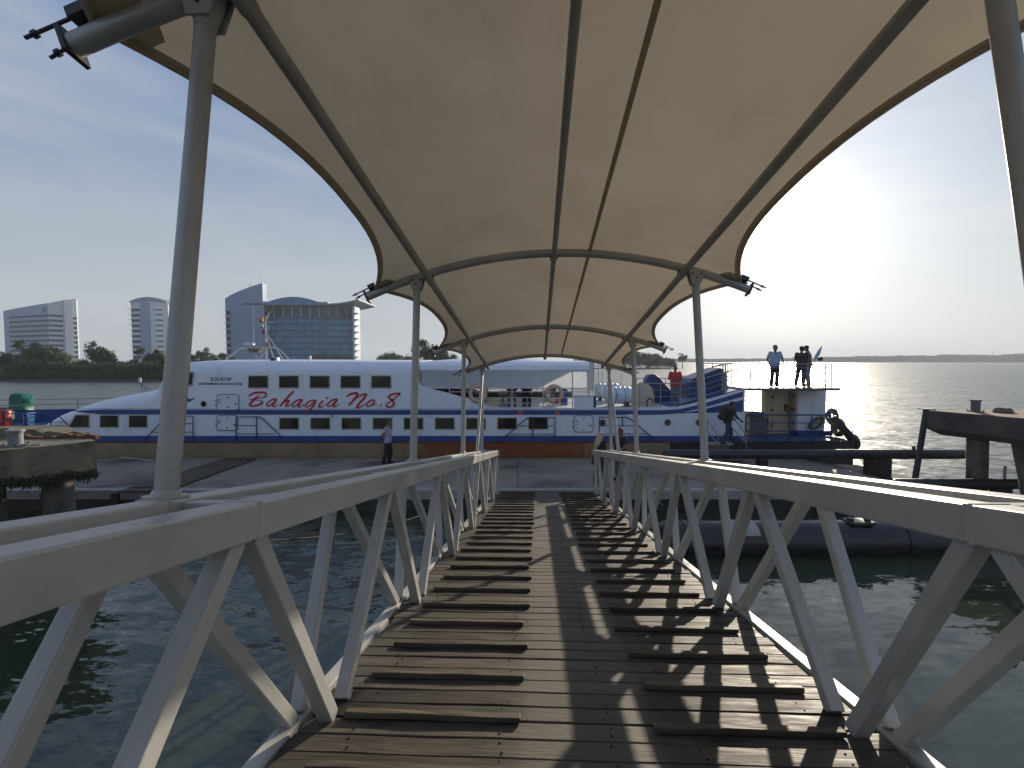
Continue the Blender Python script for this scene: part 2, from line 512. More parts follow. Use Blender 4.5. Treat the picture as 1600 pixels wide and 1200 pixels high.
# ---------------------------------------------------------------- water, land
def water_material():
    m = bpy.data.materials.new('water'); m.use_nodes = True
    n, l = m.node_tree.nodes, m.node_tree.links
    b = n['Principled BSDF']
    b.inputs['Base Color'].default_value = (.034, .045, .026, 1)
    b.inputs['Roughness'].default_value = .06
    b.inputs['IOR'].default_value = 1.6
    t = n.new('ShaderNodeTexCoord')
    # slopes of wind ripples at several sizes, taken straight from vector noise
    acc = None
    for sc, k, st, dt in ((1.5, .50, (.75, 1.5, 1), 2), (4.5, .55, (.6, 1.6, 1), 2), (.33, .16, (.8, 1.5, 1), 1), (13.0, .25, (.7, 1.5, 1), 1)):
        mpn = n.new('ShaderNodeMapping'); mpn.inputs['Scale'].default_value = st
        mpn.inputs['Rotation'].default_value = (0, 0, .25 - sc * .05)
        l.new(t.outputs['Object'], mpn.inputs[0])
        z = n.new('ShaderNodeTexNoise'); z.inputs['Scale'].default_value = sc; z.inputs['Detail'].default_value = dt
        z.inputs['Distortion'].default_value = .4
        l.new(mpn.outputs[0], z.inputs['Vector'])
        sb = n.new('ShaderNodeVectorMath'); sb.operation = 'SUBTRACT'; sb.inputs[1].default_value = (.5, .5, .5)
        l.new(z.outputs['Color'], sb.inputs[0])
        sc2 = n.new('ShaderNodeVectorMath'); sc2.operation = 'MULTIPLY'; sc2.inputs[1].default_value = (k * .8, k, 0)
        l.new(sb.outputs[0], sc2.inputs[0])
        if acc is None:
            acc = sc2.outputs[0]
        else:
            ad = n.new('ShaderNodeVectorMath'); ad.operation = 'ADD'
            l.new(acc, ad.inputs[0]); l.new(sc2.outputs[0], ad.inputs[1]); acc = ad.outputs[0]
    # calmer and rougher patches
    pz = n.new('ShaderNodeTexNoise'); pz.inputs['Scale'].default_value = .035; pz.inputs['Detail'].default_value = 3
    pm_ = n.new('ShaderNodeMapping'); pm_.inputs['Scale'].default_value = (.5, 1.4, 1)
    l.new(t.outputs['Object'], pm_.inputs[0]); l.new(pm_.outputs[0], pz.inputs['Vector'])
    pr_ = n.new('ShaderNodeMapRange'); pr_.inputs[1].default_value = .35; pr_.inputs[2].default_value = .65
    pr_.inputs[3].default_value = .55; pr_.inputs[4].default_value = 1.15
    l.new(pz.outputs[0], pr_.inputs[0])
    # sheltered water between the gangway and the floats is calmer; open water carries fine wind chop
    def shelter(c_, r0, r1, lo, hi):
        dn = n.new('ShaderNodeVectorMath'); dn.operation = 'DISTANCE'; dn.inputs[1].default_value = c_
        l.new(t.outputs['Object'], dn.inputs[0])
        mr_ = n.new('ShaderNodeMapRange'); mr_.interpolation_type = 'SMOOTHSTEP'
        mr_.inputs[1].default_value = r0; mr_.inputs[2].default_value = r1; mr_.inputs[3].default_value = lo; mr_.inputs[4].default_value = hi
        l.new(dn.outputs['Value'], mr_.inputs[0])
        return mr_.outputs[0]
    l.new(shelter((0, 4, 0), 13, 26, .06, .34), b.inputs['Roughness'])
    cal = n.new('ShaderNodeMath'); cal.operation = 'MULTIPLY'
    l.new(pr_.outputs[0], cal.inputs[0]); l.new(shelter((12, 5, 0), 8, 12.5, .32, 1.1), cal.inputs[1])
    scl = n.new('ShaderNodeVectorMath'); scl.operation = 'SCALE'
    l.new(acc, scl.inputs[0]); l.new(cal.outputs[0], scl.inputs[3])
    up = n.new('ShaderNodeVectorMath'); up.operation = 'ADD'; up.inputs[1].default_value = (0, 0, 1)
    l.new(scl.outputs[0], up.inputs[0])
    nm = n.new('ShaderNodeVectorMath'); nm.operation = 'NORMALIZE'
    l.new(up.outputs[0], nm.inputs[0]); l.new(nm.outputs[0], b.inputs['Normal'])
    M['water'] = m
water_material()
wb = MB().add([(-6000, -600, 0), (6000, -600, 0), (6000, 9000, 0), (-6000, 9000, 0)], [(0, 1, 2, 3)])
tag(wb.build('water', 'water', smooth=False), kind='structure')

def land(name, pts, z):
    mb = MB()
    n = len(pts)
    cx = sum(p[0] for p in pts) / n; cy = sum(p[1] for p in pts) / n
    mb.add([(x, y, z) for x, y in pts] + [(x, y, -.5) for x, y in pts], [tuple(range(n))] + [(i, (i + 1) % n, (i + 1) % n + n, i + n) for i in range(n)])
    return tag(mb.build(name, 'mud', smooth=False), kind='structure')
land('river_bank', [(-420, 88), (-130, 100), (-92, 101), (-60, 104), (-38, 122), (-26, 150), (-8, 200), (30, 246), (58, 258), (82, 262), (90, 268), (84, 280), (40, 330), (-60, 520), (-700, 620), (-900, 300)], .45)
land('far_shore', [(-1500, 900), (-300, 1080), (200, 1120), (520, 1130), (900, 1080), (1350, 900), (2300, 500), (2700, 900), (900, 1800), (-1500, 1800)], .6)

# ---------------------------------------------------------------- gangway frame of reference
YAW, TH, ROLL = radians(3.12), radians(9.826), radians(.711)
gv = Vector((sin(YAW) * cos(TH), cos(YAW) * cos(TH), -sin(TH)))
rv = Vector((cos(YAW), -sin(YAW), 0))
nv = rv.cross(gv)
rv, nv = rv * cos(ROLL) + nv * sin(ROLL), nv * cos(ROLL) - rv * sin(ROLL)
CX, HC, HD = -.231, .228, 1.228        # camera offset, camera above chord top, deck below chord top
# local origin: deck centreline beside the camera, z = 0 on the deck surface
GO = Vector((0, 0, CAMZ)) - rv * CX - nv * (HC + HD)
GM = Matrix(((rv.x, gv.x, nv.x, GO.x), (rv.y, gv.y, nv.y, GO.y), (rv.z, gv.z, nv.z, GO.z), (0, 0, 0, 1)))
CT = HD                                  # chord top
Y0, Y1 = -4.2, 13.62                     # chord extent
gang = thing('gangway', 'silver steel truss gangway with cleated timber deck sloping down to the pontoon', 'gangway', matrix=GM)
XI, XO, CS = 1.38, 1.745, .14
J0, DJ = 1.834, 1.851
joints = [J0 + DJ * k for k in range(-3, 7)]
weld_me = []
for q in range(3):
    rw = random.Random(q)
    P_ = []
    hw_, hl_ = .043, .049
    for i in range(20):
        a_ = i / 20 * 4
        e_ = int(a_); f_ = a_ - e_
        x_, y_ = [(-hw_ + 2 * hw_ * f_, -hl_), (hw_, -hl_ + 2 * hl_ * f_), (hw_ - 2 * hw_ * f_, hl_), (-hw_, hl_ - 2 * hl_ * f_)][e_]
        P_.append(Vector((x_ + rw.uniform(-.002, .002), y_ + rw.uniform(-.002, .002), rw.uniform(-.003, .003))))
    weld_me.append(MB().path(P_, [.0065 + rw.uniform(-.002, .002) for _ in P_], 5, closed=True).mesh('weld_bead', smooth=True))
for sx in (-1, 1):
    # top chords, in lengths welded at splice joints
    for X in (XI, XO):
        cuts = [Y0, J0 + (0 if X == XI else -.0), J0 + 4 * DJ + .02, Y1]
        for a, b in zip(cuts[:-1], cuts[1:]):
            MB().box((sx * X - CS / 2, a + .003, CT - CS), (sx * X + CS / 2, b - .003, CT)).build('top_chord', 'silver', gang, bevel=.009, seg=2)
        for yj in cuts[1:-1]:
            MB().box((sx * X - CS / 2 - .004, yj - .012, CT - CS - .004), (sx * X + CS / 2 + .004, yj + .012, CT + .004)).build('weld_seam', 'silver', gang, bevel=.004)
    MB().box((sx * 1.53 - .045, Y0, -.11), (sx * 1.53 + .045, Y1 + .3, .012)).build('bottom_chord', 'silver', gang, bevel=.008)
    # lacing between the two top chords
    for k in range(10):
        ly = J0 - 3 * DJ + k * DJ + .35
        a, b = (XI + CS / 2 - .01, XO - CS / 2 + .01)
        if ly + .45 > Y1 - .2 or ly < Y0:
            continue
        MB().beam((sx * b, ly, CT - .06), (sx * a, ly + .42, CT - .06), .06, .07).build('lacing_bar', 'silver', gang, bevel=.005)
    for yy in (Y1 - .06, 1.944, 5.911, 9.878):
        MB().box((sx * (XI + XO) / 2 - .115, yy - .05, CT - .11), (sx * (XI + XO) / 2 + .115, yy + .05, CT - .012)).build('cross_tie', 'silver', gang, bevel=.006)
    # diagonals
    for jy in joints:
        for t in (-1, 1):
            yb = jy + t * (DJ / 2 - .085)
            yt = jy + t * .06
            if yb > Y1 + .1 or yb < Y0:
                continue
            MB().beam((sx * (XI - .02), yb, .0), (sx * XI, yt, CT - CS + .004), .078, .078, (1, 0, 0)).build('diagonal_brace', 'silver', gang, bevel=.007, seg=2)
            for (wy, wz, wx) in ((yt, CT - CS - .004, XI),):
                link('weld_bead', random.choice(weld_me), 'silver', gang).location = (sx * wx, wy, wz)
            yb2 = jy + t * (DJ / 2 - .045) - .12
            link('weld_bead', random.choice(weld_me), 'silver', gang).location = (sx * XO, jy + t * .06 - .12, CT - CS - .004)
            MB().beam((sx * 1.535, yb2, .008), (sx * XO, jy + t * .06 - .12, CT - CS + .004), .074, .074, (1, 0, 0)).build('diagonal_brace', 'silver', gang, bevel=.007, seg=2)
    for X in (XI, XO):
        MB().beam((sx * (X if X == XI else 1.54), Y1 - .06, 0), (sx * X, Y1 - .06, CT - CS + .004), .075, .075, (1, 0, 0)).build('end_post', 'silver', gang, bevel=.007)
# floor beams under the deck
for k in range(11):
    yy = Y0 + .9 + k * 1.7
    MB().box((-1.49, yy - .05, -.16), (1.49, yy + .05, -.045)).build('floor_beam', 'silver', gang, bevel=.004)
# planks
PP = .1452
plank_me = []
for q in range(10):
    mb = MB()
    hw, wd = 1.465 + random.uniform(-.012, .008), .131 + random.uniform(-.007, .003)
    nseg = 9
    rings = []
    for i in range(nseg + 1):
        x = -hw + 2 * hw * i / nseg
        dz = random.uniform(-.003, .003)
        dy = random.uniform(-.003, .003)
        rings.append([Vector((x, -wd / 2 + dy, -.042)), Vector((x, wd / 2 + dy, -.042)), Vector((x, wd / 2 + dy, dz)), Vector((x, -wd / 2 + dy, dz - random.uniform(0, .003)))])
    mb.loft(rings, True, True)
    plank_me.append(mb.mesh('plank', bevel=.004, smooth=False, seg=1))
k = 0
yy = -1.6
while yy < 14.1:
    o = link('plank', random.choice(plank_me), 'wood', gang)
    o.location = (random.uniform(-.012, .012), yy, random.uniform(-.004, .002))
    o.rotation_euler = (random.uniform(-.012, .012), 0, random.uniform(-.0016, .0016))
    yy += PP
    k += 1
cl_me = []
for q in range(4):
    L0 = .93 + random.uniform(-.03, .03)
    mb = MB()
    rings = []
    for i in range(6):
        x = -L0 / 2 + L0 * i / 5
        rings.append([Vector((x, -.026 + random.uniform(-.003, .003), 0)), Vector((x, .026 + random.uniform(-.003, .003), 0)), Vector((x, .025 + random.uniform(-.003, .003), .031 + random.uniform(-.004, .003))), Vector((x, - .025 + random.uniform(-.003, .003), .031 + random.uniform(-.004, .003)))])
    mb.loft(rings, True, True)
    cl_me.append(mb.mesh('cleat', bevel=.004, smooth=False, seg=1))
yy = -1.2
while yy < 14.0:
    for sx in (-1, 1):
        o = link('cleat', random.choice(cl_me), 'cleat_wood', gang)
        o.location = (sx * (.83 if sx > 0 else .80) + random.uniform(-.02, .02), yy + (0 if sx < 0 else -.06) + random.uniform(-.012, .012), .003)
        o.rotation_euler = (0, 0, random.uniform(-.008, .008))
    yy += .432
# small nail heads along the joists
mb = MB()
yy = -1.6
while yy < 8:
    for x in (-.42, .12, .52, -1.18, 1.2):
        for d in (-.035, .035):
            if random.random() < .75:
                mb.lathe((x + random.uniform(-.02, .02), yy + d + random.uniform(-.008, .008), .0), [(.0055, -.004), (.0055, .0036), (.003, .0045)], 6)
    yy += PP
tag(mb.build('nail_heads', 'dark_steel', gang), kind='stuff')

# ---------------------------------------------------------------- canopy
can = thing('canopy', 'beige tensioned fabric canopy on curved grey steel ribs and posts over the gangway', 'canopy', matrix=GM)
FY = [-5.99, -2.023, 1.944, 5.911, 9.878, 13.25]
EH, AH, EX, PU, PW = CT + 2.12, CT + 2.66, 2.443, 1.62, 1.785
RB = .052
def arch(x):
    return AH - (AH - EH) * (x / EX) ** 2
for i, fy in enumerate(FY):
    pts = [(x, fy, arch(x)) for x in [-EX + 2 * EX * k / 32 for k in range(33)]]
    MB().path(pts, RB, 16).build('arch_rib', 'pipe_grey', can)
    for sx in (-1, 1):
        d = Vector((sx, 0, -2 * (AH - EH) / EX * 1.0)).normalized()
        e = Vector((sx * EX, fy, EH))
        nn = Vector((-d.z * sx, 0, d.x * sx))
        # slanted end plate, clamp block and threaded tension rods
        mb = MB().beam(e - d * .012, e + d * .012, .15, .13, nn)
        mb.build('end_plate', 'dark_steel', can, bevel=.004)
        cb = MB().cbox((0, 0, 0), (.10, .16, .06))
        R = Matrix(((d.x, 0, nn.x), (0, 1, 0), (d.z, 0, nn.z)))
        cb.v = [R @ p + e - d * .12 + nn * .085 for p in cb.v]
        cb.build('membrane_clamp', 'dark_steel', can, bevel=.004)
        rb = MB()
        for yy in (-.045, .045):
            rb.tube(e - d * .08 + nn * .085 + Vector((0, yy, 0)), e + d * .16 + nn * .07 + Vector((0, yy * 1.3, 0)), .009, 8)
            rb.tube(e + d * .10 + nn * .074 + Vector((0, yy * 1.2, 0)), e + d * .125 + nn * .072 + Vector((0, yy * 1.2, 0)), .018, 6)
        rb.build('tension_rod', 'dark_steel', can)
        # post
        zt = arch(PW) - RB
        MB().tube((sx * PW, fy, CT), (sx * PW, fy, zt - .03), .046, 20).build('post', 'pipe_grey', can)
        MB().lathe((sx * PW, fy, CT), [(.085, .001), (.085, .012), (.056, .016), (.052, .03), (.047, .034)], 16).build('base_flange', 'silver', can)
        hb = MB().lathe((sx * PW, fy, zt - .13), [(.049, -.02), (.049, 0), (.075, .11), (.078, .15)], 14)
        hb.build('post_head', 'pipe_grey', can)
        g = MB()
        for yy in (-.056, .056):
            g.prism([Vector((sx * PW - .10, fy + yy, zt + .045 + sx * .02)), Vector((sx * PW + .10, fy + yy, zt + .045 - sx * .02)), Vector((sx * PW + .055, fy + yy, zt - .12)), Vector((sx * PW - .055, fy + yy, zt - .12))], (0, -.006, 0), (0, .006, 0))
        g.build('gusset_plate', 'pipe_grey', can)
        bt = MB()
        for dx, dz in ((-.055, .0), (.055, .0), (0, -.055)):
            for yy in (-.064, .064):
                bt.lathe((sx * PW + dx, fy + yy, zt + dz), [(.012, -.006), (.012, .006)], 6, 'y')
        bt.build('bolt', 'dark_steel', can)
# raking struts at the far end
for sx in (-1, 1):
    MB().tube((sx * PW, FY[-1] - .02, arch(PW) - .28), (sx * 1.72, FY[-1] - 1.55, CT), .040, 14).build('raking_strut', 'silver', can)
# purlins
for x, r, m_ in ((-PU, .043, 'purlin_grey'), (PU, .043, 'purlin_grey'), (0.0, .032, 'purlin_grey')):
    zz = arch(x) - RB - r + .01
    MB().tube((x, FY[0] - .3, zz), (x, FY[-1] + (.12 if x else .06), zz), r, 14).build('purlin', m_, can)
    for fy in FY:
        MB().tube((x, fy - .07, zz), (x, fy + .07, zz), r + .008, 12).build('splice_sleeve', 'purlin_grey', can)
        MB().box((x - .05, fy - .02, zz - .01), (x + .05, fy + .02, zz + .10)).build('purlin_clip', 'dark_steel', can)
# membrane
NU, NVB = 76, 26
INS = .44
def edge_x(y):
    for a, b in zip(FY[:-1], FY[1:]):
        if a - .001 <= y <= b + .001:
            t = (y - a) / (b - a)
            ss = (b - a) / 3.967
            # catenary-like scallop, steep near the clamps
            return EX - .10 - INS * ss * (1 - abs(2 * t - 1) ** 2.4)
    return EX - .1
def memz(x, y, bay=None):
    t = 0
    for a, b in zip(FY[:-1], FY[1:]):
        if a <= y <= b:
            t = (y - a) / (b - a)
    sag = .055 * (1 - (2 * t - 1) ** 2)
    wr = 0.0
    for fy_ in FY:                       # tension creases running in from each clamp
        dx_, dy_ = EX - .1 - abs(x), y - fy_
        r_ = sqrt(dx_ * dx_ + dy_ * dy_)
        if r_ < 1.6:
            wr += .006 * min(1, r_ * 3) * math.exp(-r_ * 1.6) * sin(11 * atan2(dy_, dx_ + .02))
    wr += .0016 * mnoise.noise(Vector((x * 1.1, y * 2.4, 3)))
    return arch(x) + RB + .012 + wr - sag * (abs(x) / EX) ** 2 * 1.6
ys = []
for a, b in zip(FY[:-1], FY[1:]):
    ys += [a + (b - a) * (.5 - .5 * cos(pi * k / NVB)) for k in range(NVB)]
ys.append(FY[-1])
mv, mf = [], []
for y in [FY[0] - .15] + ys + [FY[-1] + .09]:
    yc = min(max(y, FY[0]), FY[-1])
    ex = edge_x(yc)
    for k in range(NU + 1):
        x = -ex + 2 * ex * k / NU
        mv.append(Vector((x, y, memz(x, yc))))
n1 = NU + 1
rows = len(mv) // n1
for i in range(rows - 1):
    for k in range(NU):
        mf.append((i * n1 + k, i * n1 + k + 1, (i + 1) * n1 + k + 1, (i + 1) * n1 + k))
mem = MB().add(mv, mf).build('membrane', 'membrane', can)
for sx in (0, NU):
    mb = MB().path([mv[i * n1 + sx] + Vector((0, 0, -.006)) for i in range(rows)], .017, 8)
    mb.build('edge_hem', 'hem', mem)
    # reinforcement strip along the edge, underneath
    st = MB()
    sgn = 1 if sx == 0 else -1
    a = [mv[i * n1 + sx] + Vector((0, 0, -.004)) for i in range(rows)]
    b = []
    for i in range(rows):
        x = a[i].x + sgn * .05
        b.append(Vector((x, a[i].y, a[i].z + (.05 * abs(2 * (AH - EH) * x / EX ** 2)) - .000)))
    st.add(a + b, [(i, i + 1, rows + i + 1, rows + i) for i in range(rows - 1)])
    st.build('edge_strip', 'hem', mem)
for x in (.47,):
    p = [Vector((x - .022, y, memz(x - .022, min(max(y, FY[0]), FY[-1])) - .006)) for y in ys]
    q = [Vector((x + .022, y, memz(x + .022, min(max(y, FY[0]), FY[-1])) - .006)) for y in ys]
    m_ = len(p)
    MB().add(p + q, [(i, i + 1, m_ + i + 1, m_ + i) for i in range(m_ - 1)]).build('seam_strip', 'seam', mem)
for i_ in (0, rows - 1):
    MB().path([mv[i_ * n1 + k] + Vector((0, 0, -.005)) for k in range(n1)], .014, 6).build('edge_hem', 'hem', mem)
# dark corner patches of doubled fabric at the clamps
for fy in FY:
    for sx in (-1, 1):
        cp = MB()
        g = []
        for i in range(5):
            for j in range(4):
                yy = fy + (-.18 + .09 * i)
                yc = min(max(yy, FY[0]), FY[-1])
                e0 = edge_x(yc) - .01
                wx = .26 * (1 - abs(-.18 + .09 * i) / .30)
                x = sx * (e0 - wx * j / 3)
                g.append(Vector((x, yy if FY[0] - .1 < yy < FY[-1] + .08 else yc, memz(x, yc) - .007)))
        cp.add(g, [(i * 4 + j, i * 4 + j + 1, (i + 1) * 4 + j + 1, (i + 1) * 4 + j) for i in range(4) for j in range(3)])
        cp.build('corner_patch', 'hem', mem)

# ---------------------------------------------------------------- floating pontoon
PZ = .60
pon = thing('floating_pontoon', 'wide grey concrete floating pontoon between the gangway foot and the ferry', 'pontoon', (2, 16, 0))
NX, NY = 40, 8
def pont_right(y):
    return 12.0 + (16.5 - y) * .25
for k in range(5):                       # deck slabs
    x0 = -17.5 + k * 5.9
    x1 = x0 + 5.9 - .015
    if k == 4:
        pts = [(x0, 14.2), (pont_right(14.2), 14.2), (pont_right(18.7), 18.7), (x0, 18.7)]
    else:
        pts = [(x0, 14.2), (x1, 14.2), (x1, 18.7), (x0, 18.7)]
    MB().prism([Vector((x, y, PZ)) for x, y in pts], (0, 0, -.1), (0, 0, 0)).build('deck_slab', 'concrete_deck', pon, bevel=.006)
MB().box((-17.5, 13.93, PZ - .25), (12.5, 14.195, PZ + .035)).build('kerb', 'kerb', pon, bevel=.015)
MB().box((-17.4, 13.98, -.4), (12.3, 18.65, PZ - .105)).build('hull_box', 'pontoon_side', pon, bevel=.02)
for k in range(14):
    x = -16 + k * 2.1
    MB().cbox((x, 13.90, PZ - .30), (.22, .10, .5)).build('rubber_pad', 'rubber', pon, bevel=.02)

pl = thing('steel_ramp_plate', 'long rusty brown steel plate lying askew on the left of the pontoon', 'plate', W(260, 750, 15.2))
q = [W(196, 772, 14.0), W(262, 772, 14.0), W(402, 714, 18.9), W(352, 712, 19.0)]
q = [Vector((-11.6, 13.75, PZ + .06)), Vector((-10.2, 13.8, PZ + .06)), Vector((-10.05, 18.5, PZ + .06)), Vector((-11.3, 18.5, PZ + .06))]
MB().prism(q, (0, 0, -.045), (0, 0, 0)).build('plate', 'rusty_plate', pl, bevel=.006)
for t in (.08, .92):
    a = q[0].lerp(q[3], t); b = q[1].lerp(q[2], t)
    MB().beam(a + Vector((.05, 0, .012)), b + Vector((-.05, 0, .012)), .024, .05).build('stiffener', 'rusty_plate', pl)
dp = thing('drift_plank', 'pale broken plank lying against the hull at the left end of the pontoon', 'plank', (-14.6, 18.3, PZ))
MB().beam((-15.4, 18.45, PZ + .10), (-13.9, 18.1, PZ + .02), .03, .12).build('board', 'kerb', dp, bevel=.004)
MB().cbox((-14.55, 18.35, PZ + .015), (.3, .12, .03)).build('batten', 'rusty_plate', dp)

# ---------------------------------------------------------------- ferry
FYN, CY, HB = 19.0, 21.7, 2.7
fer = thing('passenger_ferry', 'long white and blue two-deck ferry with red script name on its side', 'ferry', (0, CY, 0))
def X_(px):
    return (px - 800) / F * FYN * 1.0027
def Z_(py, Y=FYN):
    return W(800, py, Y).z
def S(px, py, off=0.0):
    p = W(px, py, FYN)
    return Vector((p.x, FYN + off, p.z))
ZB = Z_(690); ZC = Z_(681)                       # blue rubbing band
def hull_half(x):
    if x < -17:
        return HB * max(.12, 1 - ((-17 - x) / 11.5) ** 1.7)
    return HB
def section(x, zb, zt, hb=None, flare=0):
    hb = hull_half(x) if hb is None else hb
    return [Vector((x, CY - hb + flare, zb)), Vector((x, CY - hb, zt)), Vector((x, CY + hb, zt)), Vector((x, CY + hb - flare, zb))]
def span(a, b, n):
    return [a + (b - a) * i / n for i in range(n + 1)]
xb0 = X_(1048)
MB().loft([section(x, -.4, ZB - .003, None, .03) for x in span(-28, -17, 10) + [xb0]], True, True).build('lower_hull', 'boot', fer)
mb = MB()
rake = [section(xb0 + .003, -.4, ZB - .003, None, .02), section(X_(1300), -.4, ZB - .003, None, .02), section(X_(1340), .15, ZB - .003, HB - .1, .02)]
mb.loft(rake, True, True).build('stern_hull', 'hull_black_shade', fer)  # black hull aft; its forward stretch paints the shadow gap black
MB().loft([section(x, ZB, ZC, hull_half(x) + .035) for x in span(-28, -17, 10) + [X_(1163)]], True, True).build('rubbing_band', 'ferry_blue', fer, bevel=.012)
MB().loft([section(x, ZB - .045, ZB - .004, hull_half(x) + .02) for x in span(-28, -17, 10) + [X_(1163)]], True, True).build('red_line', 'red_line', fer)
# forward superstructure (closed)
def sup_section(x, zb, zt, hb, r):
    r = min(r, (zt - zb) * .75)
    pts = [Vector((x, CY - hb, zb))]
    for k in range(8):
        a = pi - (pi / 2) * k / 7
        pts.append(Vector((x, CY - hb + r * 1.35 + r * 1.35 * cos(a), zt - r + r * sin(a))))
    pts.append(Vector((x, CY, zt + .06)))
    m = [Vector((p.x, 2 * CY - p.y, p.z)) for p in pts[:-1]][::-1]
    return pts + m
prof = [(36, 676, 2.62), (48, 670, 2.65), (64, 658, 2.68), (80, 646.5, 2.7), (100, 638.5, 2.7), (120, 631.5, 2.7), (145, 624.5, 2.7), (175, 618, 2.7), (205, 612.5, 2.7), (228, 608, 2.7),
        (244, 600, 2.69), (250, 585, 2.67), (256, 572, 2.66), (268, 564.5, 2.68), (300, 562, 2.7), (420, 561.5, 2.7), (560, 562, 2.7), (656, 562.5, 2.7)]
rings = []
for px, py, hb in prof:
    x = X_(px)
    zt = Z_(py) - .06
    rings.append(sup_section(x, ZC + .003, max(zt, ZC + .08), hb, .55))
MB().loft(rings, True, True).build('cabin', 'ferry_white', fer)
# windscreen on the cabin front
ws = MB()
for s_ in (-1, 1):
    ws.add([(X_(246) - .02, CY + s_ * .15, Z_(597)), (X_(246) - .02, CY + s_ * 2.1, Z_(597)), (X_(257) - .03, CY + s_ * 2.0, Z_(573)), (X_(257) - .03, CY + s_ * .15, Z_(573))], [(0, 1, 2, 3)])
ws.build('windscreen', 'win_glass', fer)
p = [S(294, 579, -.02), S(304, 581, -.02), S(301, 603, -.02), S(292, 604, -.02)]
sw = MB().prism(p, (0, -.012, 0), (0, .02, 0)).build('side_window', 'win_frame', fer, bevel=.01)
c_ = sum((v for v in p), Vector()) / 4
MB().prism([c_ + (v - c_) * .78 for v in p], (0, -.02, 0), (0, .0, 0)).build('pane', 'win_glass', sw)
# after body: side up to the sheer line
sheer = [(656, 637.5), (1000, 637.5), (1040, 637), (1060, 635.5), (1082, 631), (1106, 624.5), (1162, 608.5)]
MB().loft([[Vector((X_(px), CY - HB, ZC + .003)), Vector((X_(px), CY - HB, Z_(py))), Vector((X_(px), CY + HB, Z_(py))), Vector((X_(px), CY + HB, ZC + .003))] for px, py in [(656.3, 637.5)] + sheer[1:]], True, True).build('after_body', 'ferry_white', fer)
# curved side wing from the cabin down to the open deck
wing = [S(656.2, 637.3)] + [S(*q) for q in ((656.2, 575), (656.5, 596), (660, 602), (668, 606), (680, 609), (700, 614), (722, 620), (745, 627), (760, 633), (770, 637.2))]
MB().prism(wing, (0, 0, 0), (0, .09, 0)).build('side_wing', 'ferry_white', fer)
wf = [Vector((p.x, 2 * CY - FYN, p.z)) for p in wing]
MB().prism(wf, (0, -.09, 0), (0, 0, 0)).build('side_wing', 'ferry_white', fer)
# stripes (painted steel strips, a few millimetres proud)
def strip(pts, name='stripe', m='ferry_blue', off=-.012, th=.014):
    return MB().prism([S(x, y, off) for x, y in pts], (0, 0, 0), (0, th, 0)).build(name, m, fer)
strip([(108, 641.6), (160, 640.2), (640, 640.8), (1000, 641), (1040, 640.8), (1062, 639.2), (1084, 634.5), (1106, 628.5), (1161.5, 611.5), (1161.5, 619.5), (1106, 634.8), (1084, 640.5), (1062, 645.5), (1040, 647.6), (1000, 648.2), (640, 648), (160, 647.6), (130, 644.5)])
strip([(1058, 645.6), (1084, 642.6), (1106, 638), (1161.5, 624.5), (1161.5, 643.6), (1058, 645.9)])
strip([(120, 638.6), (640, 638.9), (1000, 639.2), (1000, 639.7), (640, 639.5), (120, 639.2)], 'guard_line', 'machine_grey')
MB().box((X_(1162) - .03, FYN - .03, Z_(690)), (X_(1162) + .05, FYN + .09, Z_(608))).build('corner_post', 'ferry_white', fer, bevel=.01)

def window(x0, y0, x1, y1, skew=0):
    a = [S(x0 + skew, y0), S(x1, y0), S(x1, y1), S(x0, y1)]
    c = (S((x0 + x1 + skew * .5) / 2, (y0 + y1) / 2))
    fr = MB().prism([c + (v - c) * 1.0 for v in a], (0, -.022, 0), (0, .01, 0)).build('window', 'win_frame', fer, bevel=.035, seg=2)
    b = [S(x0 + skew + (1.6 if not skew else 2.4), y0 + 1.7), S(x1 - 1.6, y0 + 1.7), S(x1 - 1.6, y1 - 1.7), S(x0 + (1.6 if not skew else 3.2), y1 - 1.7)]
    MB().prism(b, (0, -.03, 0), (0, -.015, 0)).build('pane', 'win_glass', fr)
for k in range(5):
    window(387.5 + 48 * k, 586, 420 + 48 * k, 607)
window(106, 647, 141, 668.5, 11)
for x0 in (156, 201, 246, 291):
    if x0 in (246, 291): continue
    window(x0, 647.5, x0 + 30.5, 668.5)
for k in range(9):
    window(436 + 48.6 * k, 651.5, 468 + 48.6 * k, 671.5)
def rrect(x0, y0, x1, y1, r, n=4):
    pts = []
    for cx, cy, a0 in ((x1 - r, y0 + r, -90), (x1 - r, y1 - r, 0), (x0 + r, y1 - r, 90), (x0 + r, y0 + r, 180)):
        for k in range(n + 1):
            a = radians(a0 + 90 * k / n)
            pts.append((cx + r * cos(a), cy + r * sin(a)))
    return pts
def door(x0, y0, x1, y1):
    d = MB().prism([S(*q) for q in rrect(x0, y0, x1, y1, 4)], (0, -.028, 0), (0, -.004, 0)).build('door', 'ferry_white', fer, bevel=.008)
    MB().path([S(x, y, -.02) for x, y in rrect(x0 - .6, y0 - .6, x1 + .6, y1 + .6, 4)], .012, 6, closed=True).build('door_seal', 'machine_grey', d)
    for (a, b) in ((x0 + 3, y0 + 7), (x1 - 4, y0 + 14), (x0 + 3, y1 - 12), (x1 - 4, y1 - 9), ((x0 + x1) / 2, y0 + 3), ((x0 + x1) / 2, y1 - 4)):
        MB().beam(S(a - 1, b + 1, -.045), S(a + 1.2, b - .6, -.045), .03, .03).build('dog_handle', 'machine_grey', d)
    for yy in (y0 + 9, y1 - 8):
        MB().cbox(S(x0 - 1.5, yy, -.02), (.09, .035, .035)).build('hinge', 'machine_grey', d)
door(340, 617, 373, 640)
door(340, 649.5, 371, 672)
door(897.5, 650, 926, 674.5)
